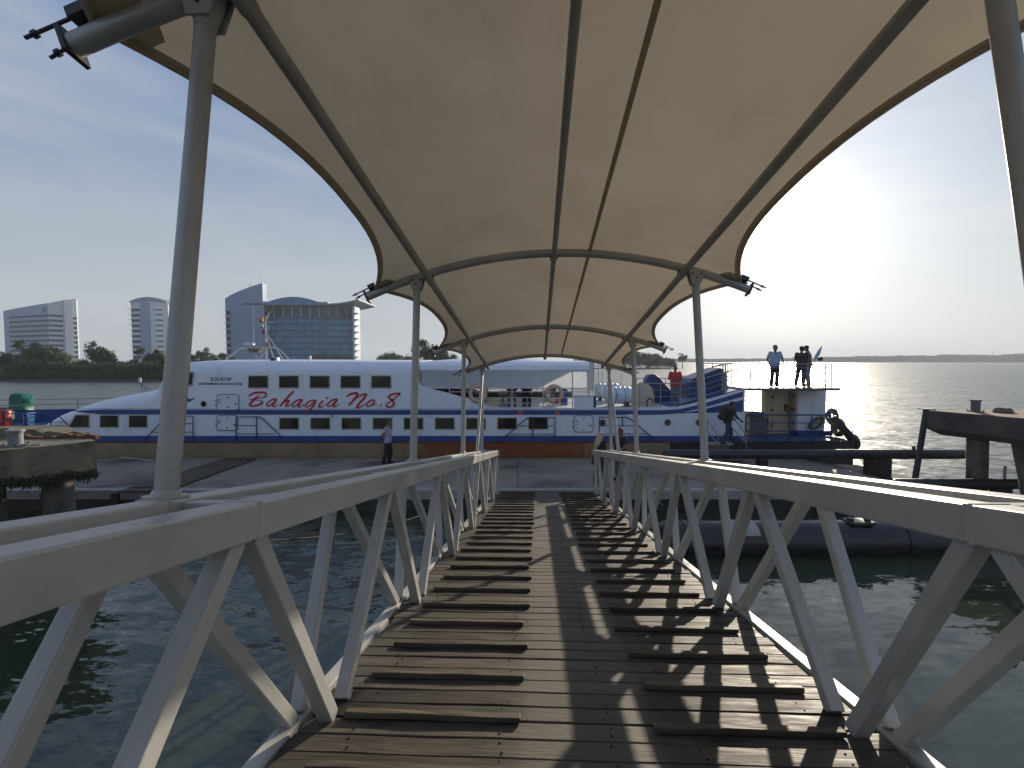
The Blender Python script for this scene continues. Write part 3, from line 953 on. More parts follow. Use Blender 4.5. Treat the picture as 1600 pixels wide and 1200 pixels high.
MB().prism([S(*q, -.03) for q in rrect(897, 619, 927, 640.3, 3)], (0, 0, 0), (0, .12, 0)).build('raised_coaming', 'ferry_white', fer, bevel=.01)
MB().cbox(S(911, 618, .05), (.85, .22, .05)).build('coaming_cap', 'rail_white', fer, bevel=.008)
MB().prism([S(*q) for q in rrect(979, 647.5, 992, 668, 2)], (0, -.02, 0), (0, -.004, 0)).build('hatch_cover', 'ferry_white', fer, bevel=.006)
def porthole(px, py, r):
    c = S(px, py)
    fr = MB().lathe(c, [(r * .02568 * 1.12, .01), (r * .02568 * 1.12, -.02), (r * .02568 * .92, -.028), (r * .02568 * .9, .0)], 20, 'y').build('porthole', 'win_frame', fer)
    MB().lathe(c, [(r * .02568 * .9, -.004), (r * .02568 * .9, -.016)], 20, 'y').build('pane', 'win_glass', fr)
porthole(318.5, 631, 4.6); porthole(941.5, 660, 5.0); porthole(1043, 660, 5.2); porthole(1092, 660, 5.2)
MB().prism([S(292, 621, -.006), S(297, 624, -.006), S(304, 620.5, -.006), S(302, 624.5, -.006), S(296, 628, -.006), S(290, 627, -.006)], (0, 0, 0), (0, .008, 0)).build('swoosh_mark', 'ferry_blue', fer)
# vent cowl lines and small deck lights under the stripe
for px in (519, 671):
    MB().cbox(S(px, 649.5, -.03), (.10, .06, .09)).build('deck_light', 'win_frame', fer)
for px in (813, 870):
    MB().prism([S(*q, -.02) for q in rrect(px - 3, 642, px + 4, 648, 1.5)], (0, 0, 0), (0, .015, 0)).build('red_marker', 'ring_red', fer)

# script lettering traced as pen strokes
def catmull(pts, n=7):
    P = [pts[0]] + pts + [pts[-1]]
    out_ = []
    for i in range(1, len(P) - 2):
        for k in range(n):
            t = k / n
            q = []
            for c in range(3):
                p0, p1, p2, p3 = P[i - 1][c], P[i][c], P[i + 1][c], P[i + 2][c]
                q.append(.5 * ((2 * p1) + (p2 - p0) * t + (2 * p0 - 5 * p1 + 4 * p2 - p3) * t * t + (3 * p1 - p0 - 3 * p2 + p3) * t ** 3))
            out_.append(q)
    out_.append(list(pts[-1]))
    return out_
A_ = [[(650, 290, 34), (580, 295, 30), (510, 330, 27), (460, 385, 27), (470, 425, 24), (520, 410, 22), (600, 340, 22), (650, 290, 20)],
      [(645, 300, 28), (600, 360, 34), (575, 410, 30), (590, 432, 24), (640, 410, 14), (690, 375, 10)]]
def sh(st, dx, dy):
    return [[(x + dx, y + dy, w) for x, y, w in s_] for s_ in st]
LET = [(380, [[(105, 240, 14), (140, 205, 30), (220, 170, 36), (320, 160, 34), (410, 165, 36), (445, 195, 30), (430, 235, 28), (370, 265, 16), (270, 275, 12)],
              [(320, 215, 10), (270, 250, 30), (220, 290, 40), (165, 345, 40), (130, 390, 38), (150, 418, 32), (220, 420, 32), (300, 400, 32), (360, 370, 32), (370, 340, 26), (320, 315, 14), (240, 305, 12), (125, 290, 10)]]),
       (380, A_),
       (380, [[(975, 135, 30), (900, 210, 36), (820, 300, 36), (740, 390, 34), (715, 435, 22)], [(730, 410, 14), (800, 345, 22), (870, 320, 30), (880, 335, 28), (830, 400, 30), (830, 430, 26), (880, 415, 16), (945, 375, 10)]]),
       (380, sh(A_, 490, 10)),
       (380, [[(1400, 315, 30), (1320, 315, 28), (1250, 350, 26), (1200, 410, 26), (1225, 440, 24), (1290, 410, 22), (1370, 345, 22), (1400, 315, 20)], [(1400, 325, 28), (1350, 410, 28), (1310, 470, 24), (1260, 530, 28), (1210, 550, 24), (1230, 510, 16), (1310, 460, 10), (1400, 415, 8)]]),
       (380, [[(1545, 315, 26), (1490, 370, 32), (1460, 420, 32), (1490, 445, 28), (1560, 410, 14), (1610, 375, 10)], [(1600, 282, 32), (1628, 256, 34)]]),
       (500, sh(A_, -310, 5)),
       (500, [[(505, 245, 12), (560, 205, 34), (640, 180, 40), (720, 180, 40), (715, 220, 38), (650, 300, 36), (590, 370, 34), (550, 405, 30)],
              [(560, 400, 20), (650, 310, 18), (750, 240, 22), (840, 195, 30), (890, 205, 40), (850, 270, 40), (780, 350, 38), (720, 420, 38), (720, 455, 32), (780, 440, 22), (860, 390, 12), (900, 365, 10)]]),
       (500, [[(1010, 310, 22), (950, 330, 28), (900, 385, 30), (905, 425, 28), (960, 425, 26), (1020, 380, 30), (1045, 335, 32), (1030, 305, 28), (1000, 305, 24)], [(1020, 400, 14), (1070, 400, 12), (1105, 375, 10)]]),
       (500, [[(1150, 430, 18), (1185, 395, 24)]]),
       (500, [[(1550, 180, 30), (1450, 185, 36), (1360, 210, 36), (1325, 250, 36), (1360, 290, 34), (1410, 330, 34), (1420, 385, 36), (1380, 430, 34), (1320, 445, 30), (1275, 425, 28), (1290, 385, 24), (1360, 330, 22), (1440, 270, 20), (1510, 215, 22), (1550, 185, 24)]])]
for ox, strokes in LET:
    mb = MB()
    for si, st in enumerate(strokes):
        cp_ = catmull(st)
        Lp, Rp = [], []
        for i, (x, y, w) in enumerate(cp_):
            a = cp_[max(i - 1, 0)]; b = cp_[min(i + 1, len(cp_) - 1)]
            dx, dy = b[0] - a[0], b[1] - a[1]
            l_ = sqrt(dx * dx + dy * dy) or 1
            nx, ny = -dy / l_ * w * .56, dx / l_ * w * .56
            Lp.append((x + nx, y + ny)); Rp.append((x - nx, y - ny))
        off = -.018 - .0012 * si
        tp = lambda p: S(ox + p[0] * .08125, 600 + p[1] * .08125, off)
        m_ = len(Lp)
        mb.add([tp(p) for p in Lp] + [tp(p) for p in Rp], [(i, i + 1, m_ + i + 1, m_ + i) for i in range(m_ - 1)])
    mb.build('letter', 'lettering', fer, smooth=False)
def text(body, px0, px1, py, hpx):
    cu = bpy.data.curves.new('text', 'FONT')
    cu.body = body; cu.size = 1.0; cu.extrude = 0.01; cu.offset = 0.012
    o = bpy.data.objects.new('tmp', cu); C.objects.link(o)
    bpy.context.view_layer.update()
    me = bpy.data.meshes.new_from_object(o.evaluated_get(bpy.context.evaluated_depsgraph_get()))
    bpy.data.objects.remove(o)
    xs = [v.co.x for v in me.vertices]; ys_ = [v.co.y for v in me.vertices]
    x0, x1, y0, y1 = min(xs), max(xs), min(ys_), max(ys_)
    for v in me.vertices:
        p = S(px0 + (v.co.x - x0) / (x1 - x0) * (px1 - px0), py - (v.co.y - y0) / (y1 - y0) * hpx, -.006 - v.co.z * .2)
        v.co = p
    return link('lettering', me, 'black_print', fer)
text('SLSS-4316P', 329, 362, 595, 5.6)
text('HAD PENUMPANG 200 ORANG SAHAJA', 310, 379, 602.6, 4.8)

# boarding rails along the side (blue pipe)
def rail(pts, name='boarding_rail', m='rail_blue', r=.021, off=-.06, Y=None, parent=None):
    P = [S(x, y, off) if Y is None else W(x, y, Y) for x, y in pts]
    return MB().path(P, r, 8).build(name, m, parent or fer)
for top, uprights, mids in (
        ([(370, 690), (370, 651), (407, 651), (410, 652.5), (443, 684)], [(402, 651, 690)], [((370, 402), 664.5), ((370, 430), 677.5)]),
        ([(303, 690), (303, 650), (262, 650), (226, 688)], [(283, 650, 690)], [((303, 262), 661), ((303, 240), 675)]),
        ([(780, 690), (823, 653), (828, 652), (867, 652), (867, 690)], [(832, 652, 690)], [((812, 867), 665), ((797, 867), 678)]),
        ([(936, 690), (936, 651.5), (978, 651.5), (984, 654), (1026, 689)], [(972, 651.5, 690)], [((936, 996), 664.5), ((936, 1012), 677.5)]),
        ([(-60, 645), (92, 647), (132, 689)], [(38, 646, 672), (82, 647, 676)], [((-60, 104), 659), ((82, 118), 673)])):
    rail(top)
    for x, a, b in uprights: rail([(x, a), (x, b)])
    for (a, b), y in mids: rail([(a, y), (b, y)], r=.014)

# ferry: after roof with translucent side curtains, open passenger deck
rx0, rx1 = X_(656.5), X_(921)
zl, zm, zt = Z_(607), Z_(579), Z_(566)
YF = 2 * CY - FYN
rr = []
for x in span(rx0, rx1, 6):
    t = (x - rx0) / (rx1 - rx0)
    hump = .16 * sin(pi * min(1, t * 1.15)) + .05
    pts = [Vector((x, FYN + .02, zm)), Vector((x, FYN + .10, zm + .20)), Vector((x, FYN + .42, zt)), Vector((x, CY - 1.2, zt + hump * .8)), Vector((x, CY, zt + hump))]
    up_ = pts + [Vector((p.x, 2 * CY - p.y, p.z)) for p in pts[:-1]][::-1]
    rr.append(up_ + [Vector((p.x, CY + (p.y - CY) * .985, p.z - .04)) for p in up_][::-1])
MB().loft(rr, True, True).build('after_roof', 'ferry_roof', fer)
def curtain(Y, sg, zl=zl):
    n, m_ = 40, 10
    g = []
    for j in range(m_ + 1):
        for i in range(n + 1):
            x = rx0 + .05 + (rx1 - rx0 - .1) * i / n
            z = zl + (zm + .04 - zl) * j / m_
            g.append(Vector((x, Y + sg * (.012 * sin(x * 2.1) + .02 * sin(pi * j / m_) + .03 * (1 - j / m_)), z + (.012 * sin(x * 3.3) if j == 0 else 0))))
    return MB().add(g, [(j * (n + 1) + i, j * (n + 1) + i + 1, (j + 1) * (n + 1) + i + 1, (j + 1) * (n + 1) + i) for j in range(m_) for i in range(n)]).build('side_curtain', 'tarp_white', fer)
curtain(FYN + .02, 1); curtain(YF - .02, -1, Z_(624))  # far curtain given a longer drop to darken the open deck
MB().tube((rx0, FYN + .05, zl + .01), (rx1, FYN + .05, zl + .01), .022, 8).build('curtain_pole', 'rail_white', fer)
MB().path([S(656.2, 572, .0), S(654.6, 590, -.0), S(656, 597, 0), S(662, 603.5, 0)], .012, 6).build('curtain_cord', 'machine_grey', fer)
for px in (702, 752, 800, 849, 895, 919):
    for Y in (FYN + .06, YF - .06):
        x = X_(px)
        MB().tube((x, Y, Z_(637.5)), (x, Y, zm), .022, 8).build('stanchion', 'rail_white', fer)
dk = Z_(637.5)
for Y in (FYN + .06, YF - .06):
    for py, a in ((612.5, 702), (621.5, 728), (630, 752)):
        MB().tube((X_(a), Y, Z_(py)), (X_(921), Y, Z_(py)), .014, 8).build('deck_rail', 'rail_white', fer)
MB().box((X_(660), YF - .10, dk), (X_(921), YF - .07, Z_(625))).build('far_bulwark', 'machine_grey', fer)
MB().box((rx0 + .1, FYN + .95, dk), (X_(700), YF - .3, Z_(585))).build('saloon_bulkhead', 'inside_dark', fer)
for k in range(4):
    x = X_(735) + k * 1.05
    MB().box((x, CY - .9, dk + .36), (x + .42, CY + 1.9, dk + .41)).build('bench_seat', 'seat_white' if k % 2 else 'seat_blue', fer, bevel=.01)
    MB().box((x + .42, CY - .9, dk + .41), (x + .46, CY + 1.9, dk + .95)).build('bench_back', 'seat_blue' if k % 2 else 'seat_white', fer, bevel=.01)
    for yy in (CY - .8, CY + 1.8):
        MB().box((x + .18, yy - .03, dk), (x + .24, yy + .03, dk + .36)).build('bench_leg', 'machine_grey', fer)
MB().box((X_(885), CY - 1.4, dk), (X_(893), CY - .3, Z_(612))).build('locker', 'seat_blue', fer, bevel=.015)
# aft end frame of the roof
for px, Y, a, b in ((921, FYN + .1, 637, 562), (926, FYN + .5, 637, 561), (941, FYN + 1.2, 637, 565), (935, YF - .4, 637, 565), (971, YF - .3, 634, 588)):
    MB().tube((W(px, 600, Y).x, Y, Z_(b)), (W(px, 600, Y).x, Y, dk), .022, 8).build('aft_pole', 'rail_white', fer)
MB().box((X_(923), FYN + .25, Z_(611)), (X_(930), FYN + .32, Z_(566))).build('aft_panel', 'rail_white', fer)
MB().cbox((X_(955), YF - .8, Z_(573.5)), (2.8, 1.2, .03)).build('aft_awning', 'seat_white', fer)

# after deck railings and fittings
def railing(Y, xs, ys_top, ys_bot, bars, r=.018, m='rail_steel'):
    """posts at pixel columns xs (measured at the near side), bars as fractions"""
    pts_t = [Vector((W(x, y, Y).x, Y, W(x, y, Y).z)) for x, y in zip(xs, ys_top)]
    pts_b = [Vector((W(x, y, Y).x, Y, W(x, y, Y).z)) for x, y in zip(xs, ys_bot)]
    for a, b in zip(pts_t, pts_b):
        MB().tube(b, a, r, 8).build('rail_post', m, fer)
    MB().path(pts_t, r * 1.1, 8).build('top_rail', m, fer)
    for f in bars:
        MB().path([b.lerp(a, f) for a, b in zip(pts_t, pts_b)], r * .6, 6).build('mid_rail', m, fer)
railing(FYN + .08, [999, 1032, 1064, 1097], [599, 599, 599, 594], [637, 637, 636, 627], (.2, .45, .72))
railing(FYN + .10, [1097, 1135, 1172, 1186], [593, 581, 569.5, 569], [627, 616.5, 607, 606.5], (.25, .5, .75))
railing(YF - .15, [995, 1040, 1075, 1120, 1150], [591, 591, 587, 572, 567], [628, 628, 626, 612, 606], (.35, .68))
railing(CY - .4, [1086, 1104, 1125, 1143], [584, 577, 569.5, 569], [621, 616, 610, 605], (.35, .68))
for k in range(2):
    x = X_(1139 + 4 * k)
    MB().tube((x, FYN + .6, Z_(612)), (x, FYN + .6, Z_(569)), .03, 8).build('ladder_stile', 'rail_steel', fer)
for k in range(6):
    MB().tube((X_(1136), FYN + .6, Z_(608 - k * 6)), (X_(1143), FYN + .6, Z_(608 - k * 6)), .014, 6).build('ladder_rung', 'rail_steel', fer)
# blue cowl, cream hood, louvre box, swan-neck vent
cw = [(1008, 632), (1007, 600), (1008, 592), (1011, 587), (1016, 584), (1022, 585), (1028, 590), (1034, 598), (1042, 606), (1050, 612), (1060, 622), (1060, 632)]
MB().prism([W(x, y, FYN + 2.0) for x, y in cw], (0, -.35, 0), (0, .35, 0)).build('funnel_cowl', 'ferry_dkblue', fer, bevel=.06, seg=3)
hd = [(989, 634), (989, 600), (1000, 597.5), (1010, 599), (1017, 606), (1020, 616), (1020, 634)]
MB().prism([W(x, y, FYN + 1.35) for x, y in hd], (0, -.25, 0), (0, .35, 0)).build('engine_hood', 'cream', fer, bevel=.05, seg=3)
lv = [(1073, 632), (1072, 596), (1076, 591), (1119, 574.5), (1124, 577), (1130, 601), (1131, 622)]
lb = MB().prism([W(x, y, FYN + 1.6) for x, y in lv], (0, -.45, 0), (0, .9, 0)).build('louvre_box', 'ferry_dkblue', fer, bevel=.03)
for k in range(5):
    a = W(1079, 600 + k * 5.2, FYN + 1.12); b = W(1126, 583 + k * 5.4, FYN + 1.12)
    MB().beam(a, b, .05, .05).build('louvre_slat', 'ferry_blue', lb)
sn = [W(1011, 636, FYN + .5)] + [W(1015.5 - 4.5 * cos(a), 627.5 - 4.5 * sin(a), FYN + .5) for a in span(0, pi, 8)] + [W(1020, 630, FYN + .5)]
MB().path(sn, .03, 8).build('swan_neck_vent', 'rubber', fer)
# blue ramp deck behind the sheer
MB().add([W(1045, 636, FYN + .15), W(1162, 606.5, FYN + .15), Vector((X_(1162), YF - .2, W(1162, 606.5, FYN + .15).z)), Vector((X_(1045), YF - .2, W(1045, 636, FYN).z + .03))], [(0, 1, 2, 3)]).build('ramp_deck', 'deck_blue', fer, smooth=False)
MB().box((X_(931), FYN + .15, dk + .004), (X_(1046), YF - .15, dk + .012)).build('after_deck', 'seat_white', fer)
MB().box((X_(928), FYN + .2, dk), (X_(933), FYN + .5, Z_(619))).build('deck_locker', 'ferry_dkblue', fer)

# stern: low deck, deckhouse, upper platform
zs = ZB + .05
MB().box((X_(1165), FYN + .02, ZB + .002), (X_(1306), YF - .02, zs)).build('stern_deck', 'deck_blue', fer, bevel=.02)
px0, px1 = X_(1160), X_(1312)
zp = Z_(606.2)
MB().box((px0, FYN - .02, zp - .11), (px1, YF, zp)).build('upper_platform', 'machine_grey', fer, bevel=.015)
hz = zp - .112
DW, DB = 20.72, 20.2                     # recessed cream door wall, white block in front of it
H_ = lambda px, Y: W(px, 650, Y).x
bx0, bx1 = H_(1246, DB), H_(1289, DB)
MB().box((bx0, DB, zs + .22), (bx1, DB + 1.5, hz)).build('deckhouse', 'ferry_white', fer, bevel=.012)
MB().box((bx0 - .02, DB - .03, zs), (bx1 + .35, DB + 1.5, zs + .217)).build('deckhouse_plinth', 'ferry_blue', fer, bevel=.01)
MB().box((H_(1195, DW), DW, zs), (bx0 - .045, DW + .35, hz)).build('engine_casing', 'cream', fer, bevel=.012)
d1 = MB().box((H_(1207, DW), DW - .03, zs + .14), (H_(1231, DW), DW - .002, hz - .05)).build('deckhouse_door', 'cream', fer, bevel=.01)
MB().box((H_(1224, DW), DW - .08, zs + 1.0), (H_(1229, DW), DW - .032, zs + 1.3)).build('lock_plate', 'rust', d1)
MB().path([Vector((H_(1229, DW), DW - .05, zs + 1.25)), Vector((H_(1232, DW), DW - .12, zs + 1.15)), Vector((H_(1232, DW), DW - .12, zs + .98)), Vector((H_(1229, DW), DW - .05, zs + .9))], .018, 6).build('door_handle', 'rust', d1)
for f in (.2, .55, .85):
    MB().cbox((H_(1206, DW), DW - .03, zs + 1.9 * f), (.10, .05, .08)).build('hinge', 'machine_grey', d1)
d2 = MB().box((bx0 - .04, DB + .06, zs + .20), (bx0 - .003, DW - .04, hz - .04)).build('deckhouse_door', 'cream', fer, bevel=.008)
for f in (.25, .55, .85):
    MB().beam(Vector((bx0 - .07, DB + .14, zs + f * 1.9)), Vector((bx0 - .07, DB + .30, zs + f * 1.9 + .12)), .04, .035).build('dog_handle', 'rust', d2)
for px in (1262, 1288):
    MB().tube((W(px, 650, YF - .4).x, YF - .4, zs), (W(px, 650, YF - .4).x, YF - .4, hz), .05, 10).build('platform_pillar', 'rail_white', fer)
def rail2(P, name='stern_rail', m='rail_blue', r=.024):
    return MB().path(P, r, 8).build(name, m, fer)
for py, r in ((648.5, .03), (661, .018), (674, .018), (682, .018)):
    rail2([S(1165, py, .03), S(1299, py, .03)], r=r)
for px in (1166, 1200, 1234, 1269, 1299):
    rail2([S(px, 648.5, .03), S(px, 689, .03)])
for py in (653, 670):
    z = Z_(py)
    rail2([Vector((X_(1165), YF - .08, z)), Vector((X_(1299), YF - .08, z))], m='rail_steel', r=.018)
    rail2([Vector((X_(1299), FYN + .1, z)), Vector((X_(1299), YF - .1, z))], m='rail_steel', r=.018)
railing(FYN + .06, [1186, 1224, 1262, 1290, 1299], [569] * 5, [606.5] * 5, (.3, .62, .85), .02)
zr, zb_ = Z_(569), zp
def loop_rail(z, r):
    P = [Vector((X_(1299), FYN + .06, z)), Vector((px1 - .12, FYN + .35, z)), Vector((px1 - .08, CY, z)), Vector((px1 - .12, YF - .35, z)), Vector((px1 - .5, YF - .06, z)), Vector((X_(1175), YF - .06, z))]
    MB().path(P, r, 8).build('platform_rail', 'rail_steel', fer)
for f, r in ((1, .022), (.3, .012), (.62, .012), (.85, .012)):
    loop_rail(zp + (zr - zp) * f, r)
for x, y in ((px1 - .09, CY), (px1 - .12, FYN + .9), (px1 - .12, YF - .9), (px1 - .9, YF - .06), (X_(1230), YF - .06), (X_(1200), YF - .06), (X_(1178), YF - .06)):
    MB().tube((x, y, zp), (x, y, zr), .018, 8).build('rail_post', 'rail_steel', fer)

# mast on the forward roof
MY = CY - .6
def mpt(px, py, dy=0):
    return W(px, py, MY + dy)
mast = MB().path([mpt(416, 562), mpt(415.5, 525), mpt(414.5, 503), mpt(417, 493)], .045, 8).build('mast', 'rail_white', fer)
for P in ([(376, 544), (432, 543)], [(395, 543.5), (397, 551), (405, 568)], [(418, 543), (418, 562)], [(376, 544), (345, 568)], [(432, 543), (440, 549), (453, 563)], [(416, 520), (431, 543), (443, 563)], [(416, 521), (424, 549), (429, 562)], [(405, 560), (414, 551)]):
    MB().path([mpt(*q) for q in P], .026, 6).build('mast_brace', 'rail_white', mast)
MB().path([mpt(397.5, 537), mpt(397.4, 482)], .018, 6).build('whip_antenna', 'rail_white', mast)
MB().path([mpt(416, 503), mpt(423, 486)], .014, 6).build('whip_antenna', 'rail_white', mast)
MB().path([mpt(408, 502.5), mpt(428, 503.5)], .014, 6).build('yard', 'rail_white', mast)
MB().path([mpt(415, 516), mpt(420, 516), mpt(420, 507)], .02, 6).build('bracket', 'rail_white', mast)
MB().cbox(mpt(389.5, 537.5), (.42, .22, .13)).build('radar_box', 'rail_white', mast, bevel=.02)
MB().prism([mpt(388, 545), mpt(410, 545), mpt(406, 551), mpt(395, 551)], (0, -.2, 0), (0, .2, 0)).build('lamp_tray', 'rope', mast)
for px, py, m_, r in ((408, 499, 'orange', .085), (409, 508.5, 'seat_white', .07), (412, 518, 'pink_red', .075), (417.5, 537.5, 'ring_red', .075), (417, 489.5, 'rubber', .055)):
    c = mpt(px, py)
    MB().lathe(c, [(r * .8, -r * 1.1), (r, -r), (r, r * .7), (r * .7, r)], 12).build('signal_light', m_, mast)
    MB().lathe(c, [(r * .9, -r * 1.5), (r * .9, -r * 1.12)], 10).build('light_base', 'rubber', mast)
fl = W(430, 563, FYN + 1.1)
MB().prism([W(421, 566, FYN + 1.1), W(427, 559.5, FYN + 1.1), W(432, 559.5, FYN + 1.1), W(432, 566, FYN + 1.1)], (0, -.12, 0), (0, .12, 0)).build('floodlight', 'rubber', fer, bevel=.01)
MB().cbox(W(433.8, 562, FYN + 1.1), (.09, .24, .19)).build('floodlight_face', 'rail_white', fer, bevel=.01)
MB().cbox(W(484.5, 559.5, FYN + 1.5), (.08, .1, .2)).build('roof_vent', 'rail_white', fer, bevel=.01)
tp_ = W(222, 600, FYN + 1.6)
for P in ([(219, 593), (224, 617)], [(219, 599), (234, 609)], [(219, 599), (229, 611)]):
    MB().path([W(x, y, FYN + 1.6) for x, y in P], .012, 6).build('bow_light_stay', 'machine_grey', fer)
MB().lathe(W(218.5, 594, FYN + 1.6), [(.05, -.1), (.06, 0), (.05, .1)], 10).build('bow_light', 'rail_white', fer)
# foredeck
MB().loft([section(x, ZC + .003, ZC + .02, hull_half(x) - .05) for x in span(-28, -17, 10)], True, True).build('foredeck', 'deck_blue', fer)
def far_side(px, py):
    return W(px, py, YF - .1)
fb = []
for x in span(-27, -17.2, 8):
    yb = CY + hull_half(x) - .06
    fb.append([Vector((x, yb - .05, ZC + .01)), Vector((x, yb - .05, ZC + .62)), Vector((x, yb, ZC + .62)), Vector((x, yb, ZC + .01))])
MB().loft(fb, True, True).build('bulwark', 'ferry_blue', fer)
for h in (1.12, .86):
    MB().path([Vector((x, CY + hull_half(x) - .09, ZC + h)) for x in span(-27, -15, 10)], .018, 6).build('bow_rail', 'rail_steel', fer)
for x in (-25.5, -23.6, -21.8, -20.0, -18.3, -16.5):
    MB().tube((x, CY + hull_half(x) - .09, ZC + .6), (x, CY + hull_half(x) - .09, ZC + 1.12), .018, 6).build('bow_rail_post', 'rail_blue', fer)

# ---------------------------------------------------------------- things carried by the ferry
def life_ring(px, py, label):
    c = S(px, py, -.02)
    t = thing('life_ring', label, 'life ring', c, 'life rings on the ferry rail')
    R, r = .30, .075
    MB().torus(c, R, r, 'y', 32, 10).build('ring', 'ring', t)
    for a in (20, 110, 200, 290):
        a0, a1 = radians(a - 11), radians(a + 11)
        MB().path([c + Vector((R * cos(x), 0, R * sin(x))) for x in span(a0, a1, 4)], r + .006, 10).build('band', 'ring_red' if a == 290 else 'ring', t)
    MB().path([c + Vector(((R + r + .015) * cos(x), 0, (R + r + .015) * sin(x))) for x in span(0, 2 * pi, 36)[:-1]], .008, 5, closed=True).build('grab_line', 'rope', t)
life_ring(747, 615, 'pale pink life ring on the ferry rail beside the slanting white wing')
life_ring(866, 615.5, 'pale pink life ring on the ferry rail nearest the raised white coaming')
def raft(px0_, px1_, py, Y, label):
    a, b = W(px0_, py, Y), W(px1_, py, Y)
    c = (a + b) / 2
    l_ = (b - a).length / 2
    r = .36
    t = thing('life_raft', label, 'life raft', (c.x, c.y, dk), 'life raft canisters on the after deck')
    prof_ = [(r * .55, -l_), (r * .9, -l_ + .04), (r, -l_ + .14)]
    n = 5
    for k in range(n):
        x = -l_ + .2 + (2 * l_ - .4) * k / (n - 1)
        prof_ += [(r, x - .06), (r * 1.045, x - .04), (r * 1.045, x + .04), (r, x + .06)]
    prof_ += [(r, l_ - .14), (r * .9, l_ - .04), (r * .55, l_)]
    MB().lathe((c.x, c.y, dk + .10 + r), prof_, 24, 'x').build('canister', 'raft', t)
    for s_ in (-.6, .6):
        MB().box((c.x + s_ * l_ - .05, c.y - .3, dk + .012), (c.x + s_ * l_ + .05, c.y + .3, dk + .20)).build('cradle', 'rubber', t, bevel=.01)
    for s_ in (-.3, .35):
        MB().path([Vector((c.x + s_ * l_, c.y + (r + .02) * cos(x), dk + .10 + r + (r + .02) * sin(x))) for x in span(0, 2 * pi, 24)[:-1]], .010, 5, closed=True).build('strap', 'machine_grey', t)
    MB().torus((c.x - .12, c.y - r - .008, dk + .14 + r), .045, .008, 'y', 12, 5).build('emblem', 'ferry_dkblue', t)
raft(945, 988, 616, FYN + .75, 'near white ribbed life raft canister behind the canopy posts')
raft(930, 968, 608, FYN + 3.6, 'far white ribbed life raft canister on the other side of the deck')

t = thing('generator', 'dark grey machine box on the low stern deck beside the deckhouse', 'machine', (X_(1180), FYN + 1.6, zs))
c = W(1179, 650, FYN + 1.6)
MB().box((c.x - .38, c.y - .35, zs), (c.x + .34, c.y + .35, zs + .78)).build('body', 'machine_grey', t, bevel=.03)
MB().box((c.x - .34, c.y - .32, zs + .782), (c.x + .28, c.y + .32, zs + 1.0)).build('hood', 'machine_grey', t, bevel=.05)
MB().box((c.x - .39, c.y - .36, zs + .5), (c.x + .35, c.y - .352, zs + .53)).build('trim_line', 'rail_steel', t)
MB().lathe((c.x + .48, c.y, zs + .55), [(.02, -.15), (.12, -.12), (.14, 0), (.09, .12), (.04, .16)], 12).build('filter', 'rubber', t)
MB().path([Vector((c.x + .3, c.y, zs + .5)), Vector((c.x + .5, c.y, zs + .5))], .03, 8).build('pipe', 'rubber', t)

t = thing('rope_coil', 'coil of weathered mooring rope hung on the stern deckhouse wall', 'rope', W(1275, 660, 20.15))
c = W(1275, 661, 20.08)
mb = MB()
for k in range(7):
    a = radians(-38)
    R1, R2 = .30 + .035 * random.uniform(-1, 1), .17 + .02 * random.uniform(-1, 1)
    off = Vector((random.uniform(-.03, .03), -.02 * k + .06, random.uniform(-.03, .03)))
    P = []
    for x in span(0, 2 * pi, 30)[:-1]:
        u, v = R1 * cos(x), R2 * sin(x)
        P.append(c + off + Vector((u * cos(a) - v * sin(a), 0, -(u * sin(a) + v * cos(a)) )))
    mb = MB().path(P, .026, 7, closed=True)
    mb.build('rope_turn', 'rope', t)
def tyre(c, R, r, ax, label, tilt=0):
    t = thing('tyre_fender', label, 'tyre', c, 'tyre fenders at the ferry stern')
    MB().torus(c, R, r, ax, 30, 12).build('tyre', 'rubber', t)
    tr = MB()
    c = Vector(c)
    for k in range(24):
        a = 2 * pi * k / 24
        e = Vector((0, cos(a), sin(a))) if ax == 'x' else Vector((cos(a), 0, sin(a)))
        w_ = Vector((1, 0, 0)) if ax == 'x' else Vector((0, 1, 0))
        tr.beam(c + e * (R + r * .9) - w_ * r * .5, c + e * (R + r * .9) + w_ * r * .5, r * .28, r * .22, e)
    tag(tr.build('tread_blocks', 'rubber', t), kind='stuff')
    MB().path([c + Vector((0, 0, R * .9)), c + Vector((-.05, .1, R + .55))], .018, 6).build('hanging_rope', 'rope', t)
xs_ = X_(1306)
tyre(W(1300, 651, 20.6), .26, .11, 'x', 'uppermost black tyre fender at the stern corner beside the deckhouse')
tyre(W(1310, 668, 20.2), .28, .12, 'x', 'middle black tyre fender hanging on the ferry stern')
tyre(W(1333, 692, 19.6), .25, .11, 'x', 'lowest black tyre fender on the raked black stern plate')
t = thing('fender_beam', 'dark timber fender sloping down over the ferry stern', 'fender', W(1320, 680, FYN + .3))
MB().beam(W(1301, 652, FYN + .55), W(1338, 693, FYN + .3), .30, .26).build('timber', 'rubber', t, bevel=.05)
MB().beam(W(1303, 660, FYN + .38), W(1308, 665, FYN + .36), .32, .02).build('strap', 'rust', t)
ml = thing('mooring_line', 'thin mooring line running from the ferry stern down to the water', 'rope', W(1339, 693, FYN + .2))
a, b = W(1339, 692, FYN + .2), Vector((W(1362, 712, 18.4).x, 18.6, .05))
MB().path([a.lerp(b, k / 8) - Vector((0, 0, .12 * sin(pi * k / 8))) for k in range(9)], .014, 6).build('line', 'rope', ml)
t = thing('furled_flag', 'furled flag on a leaning pole at the stern platform corner', 'flag', (X_(1272), CY + 1.0, zp))
MB().path([W(1268, 606, CY + 1), W(1271, 566, CY + 1.0), W(1284, 541, CY + 1.0)], .018, 8).build('pole', 'rail_steel', t)
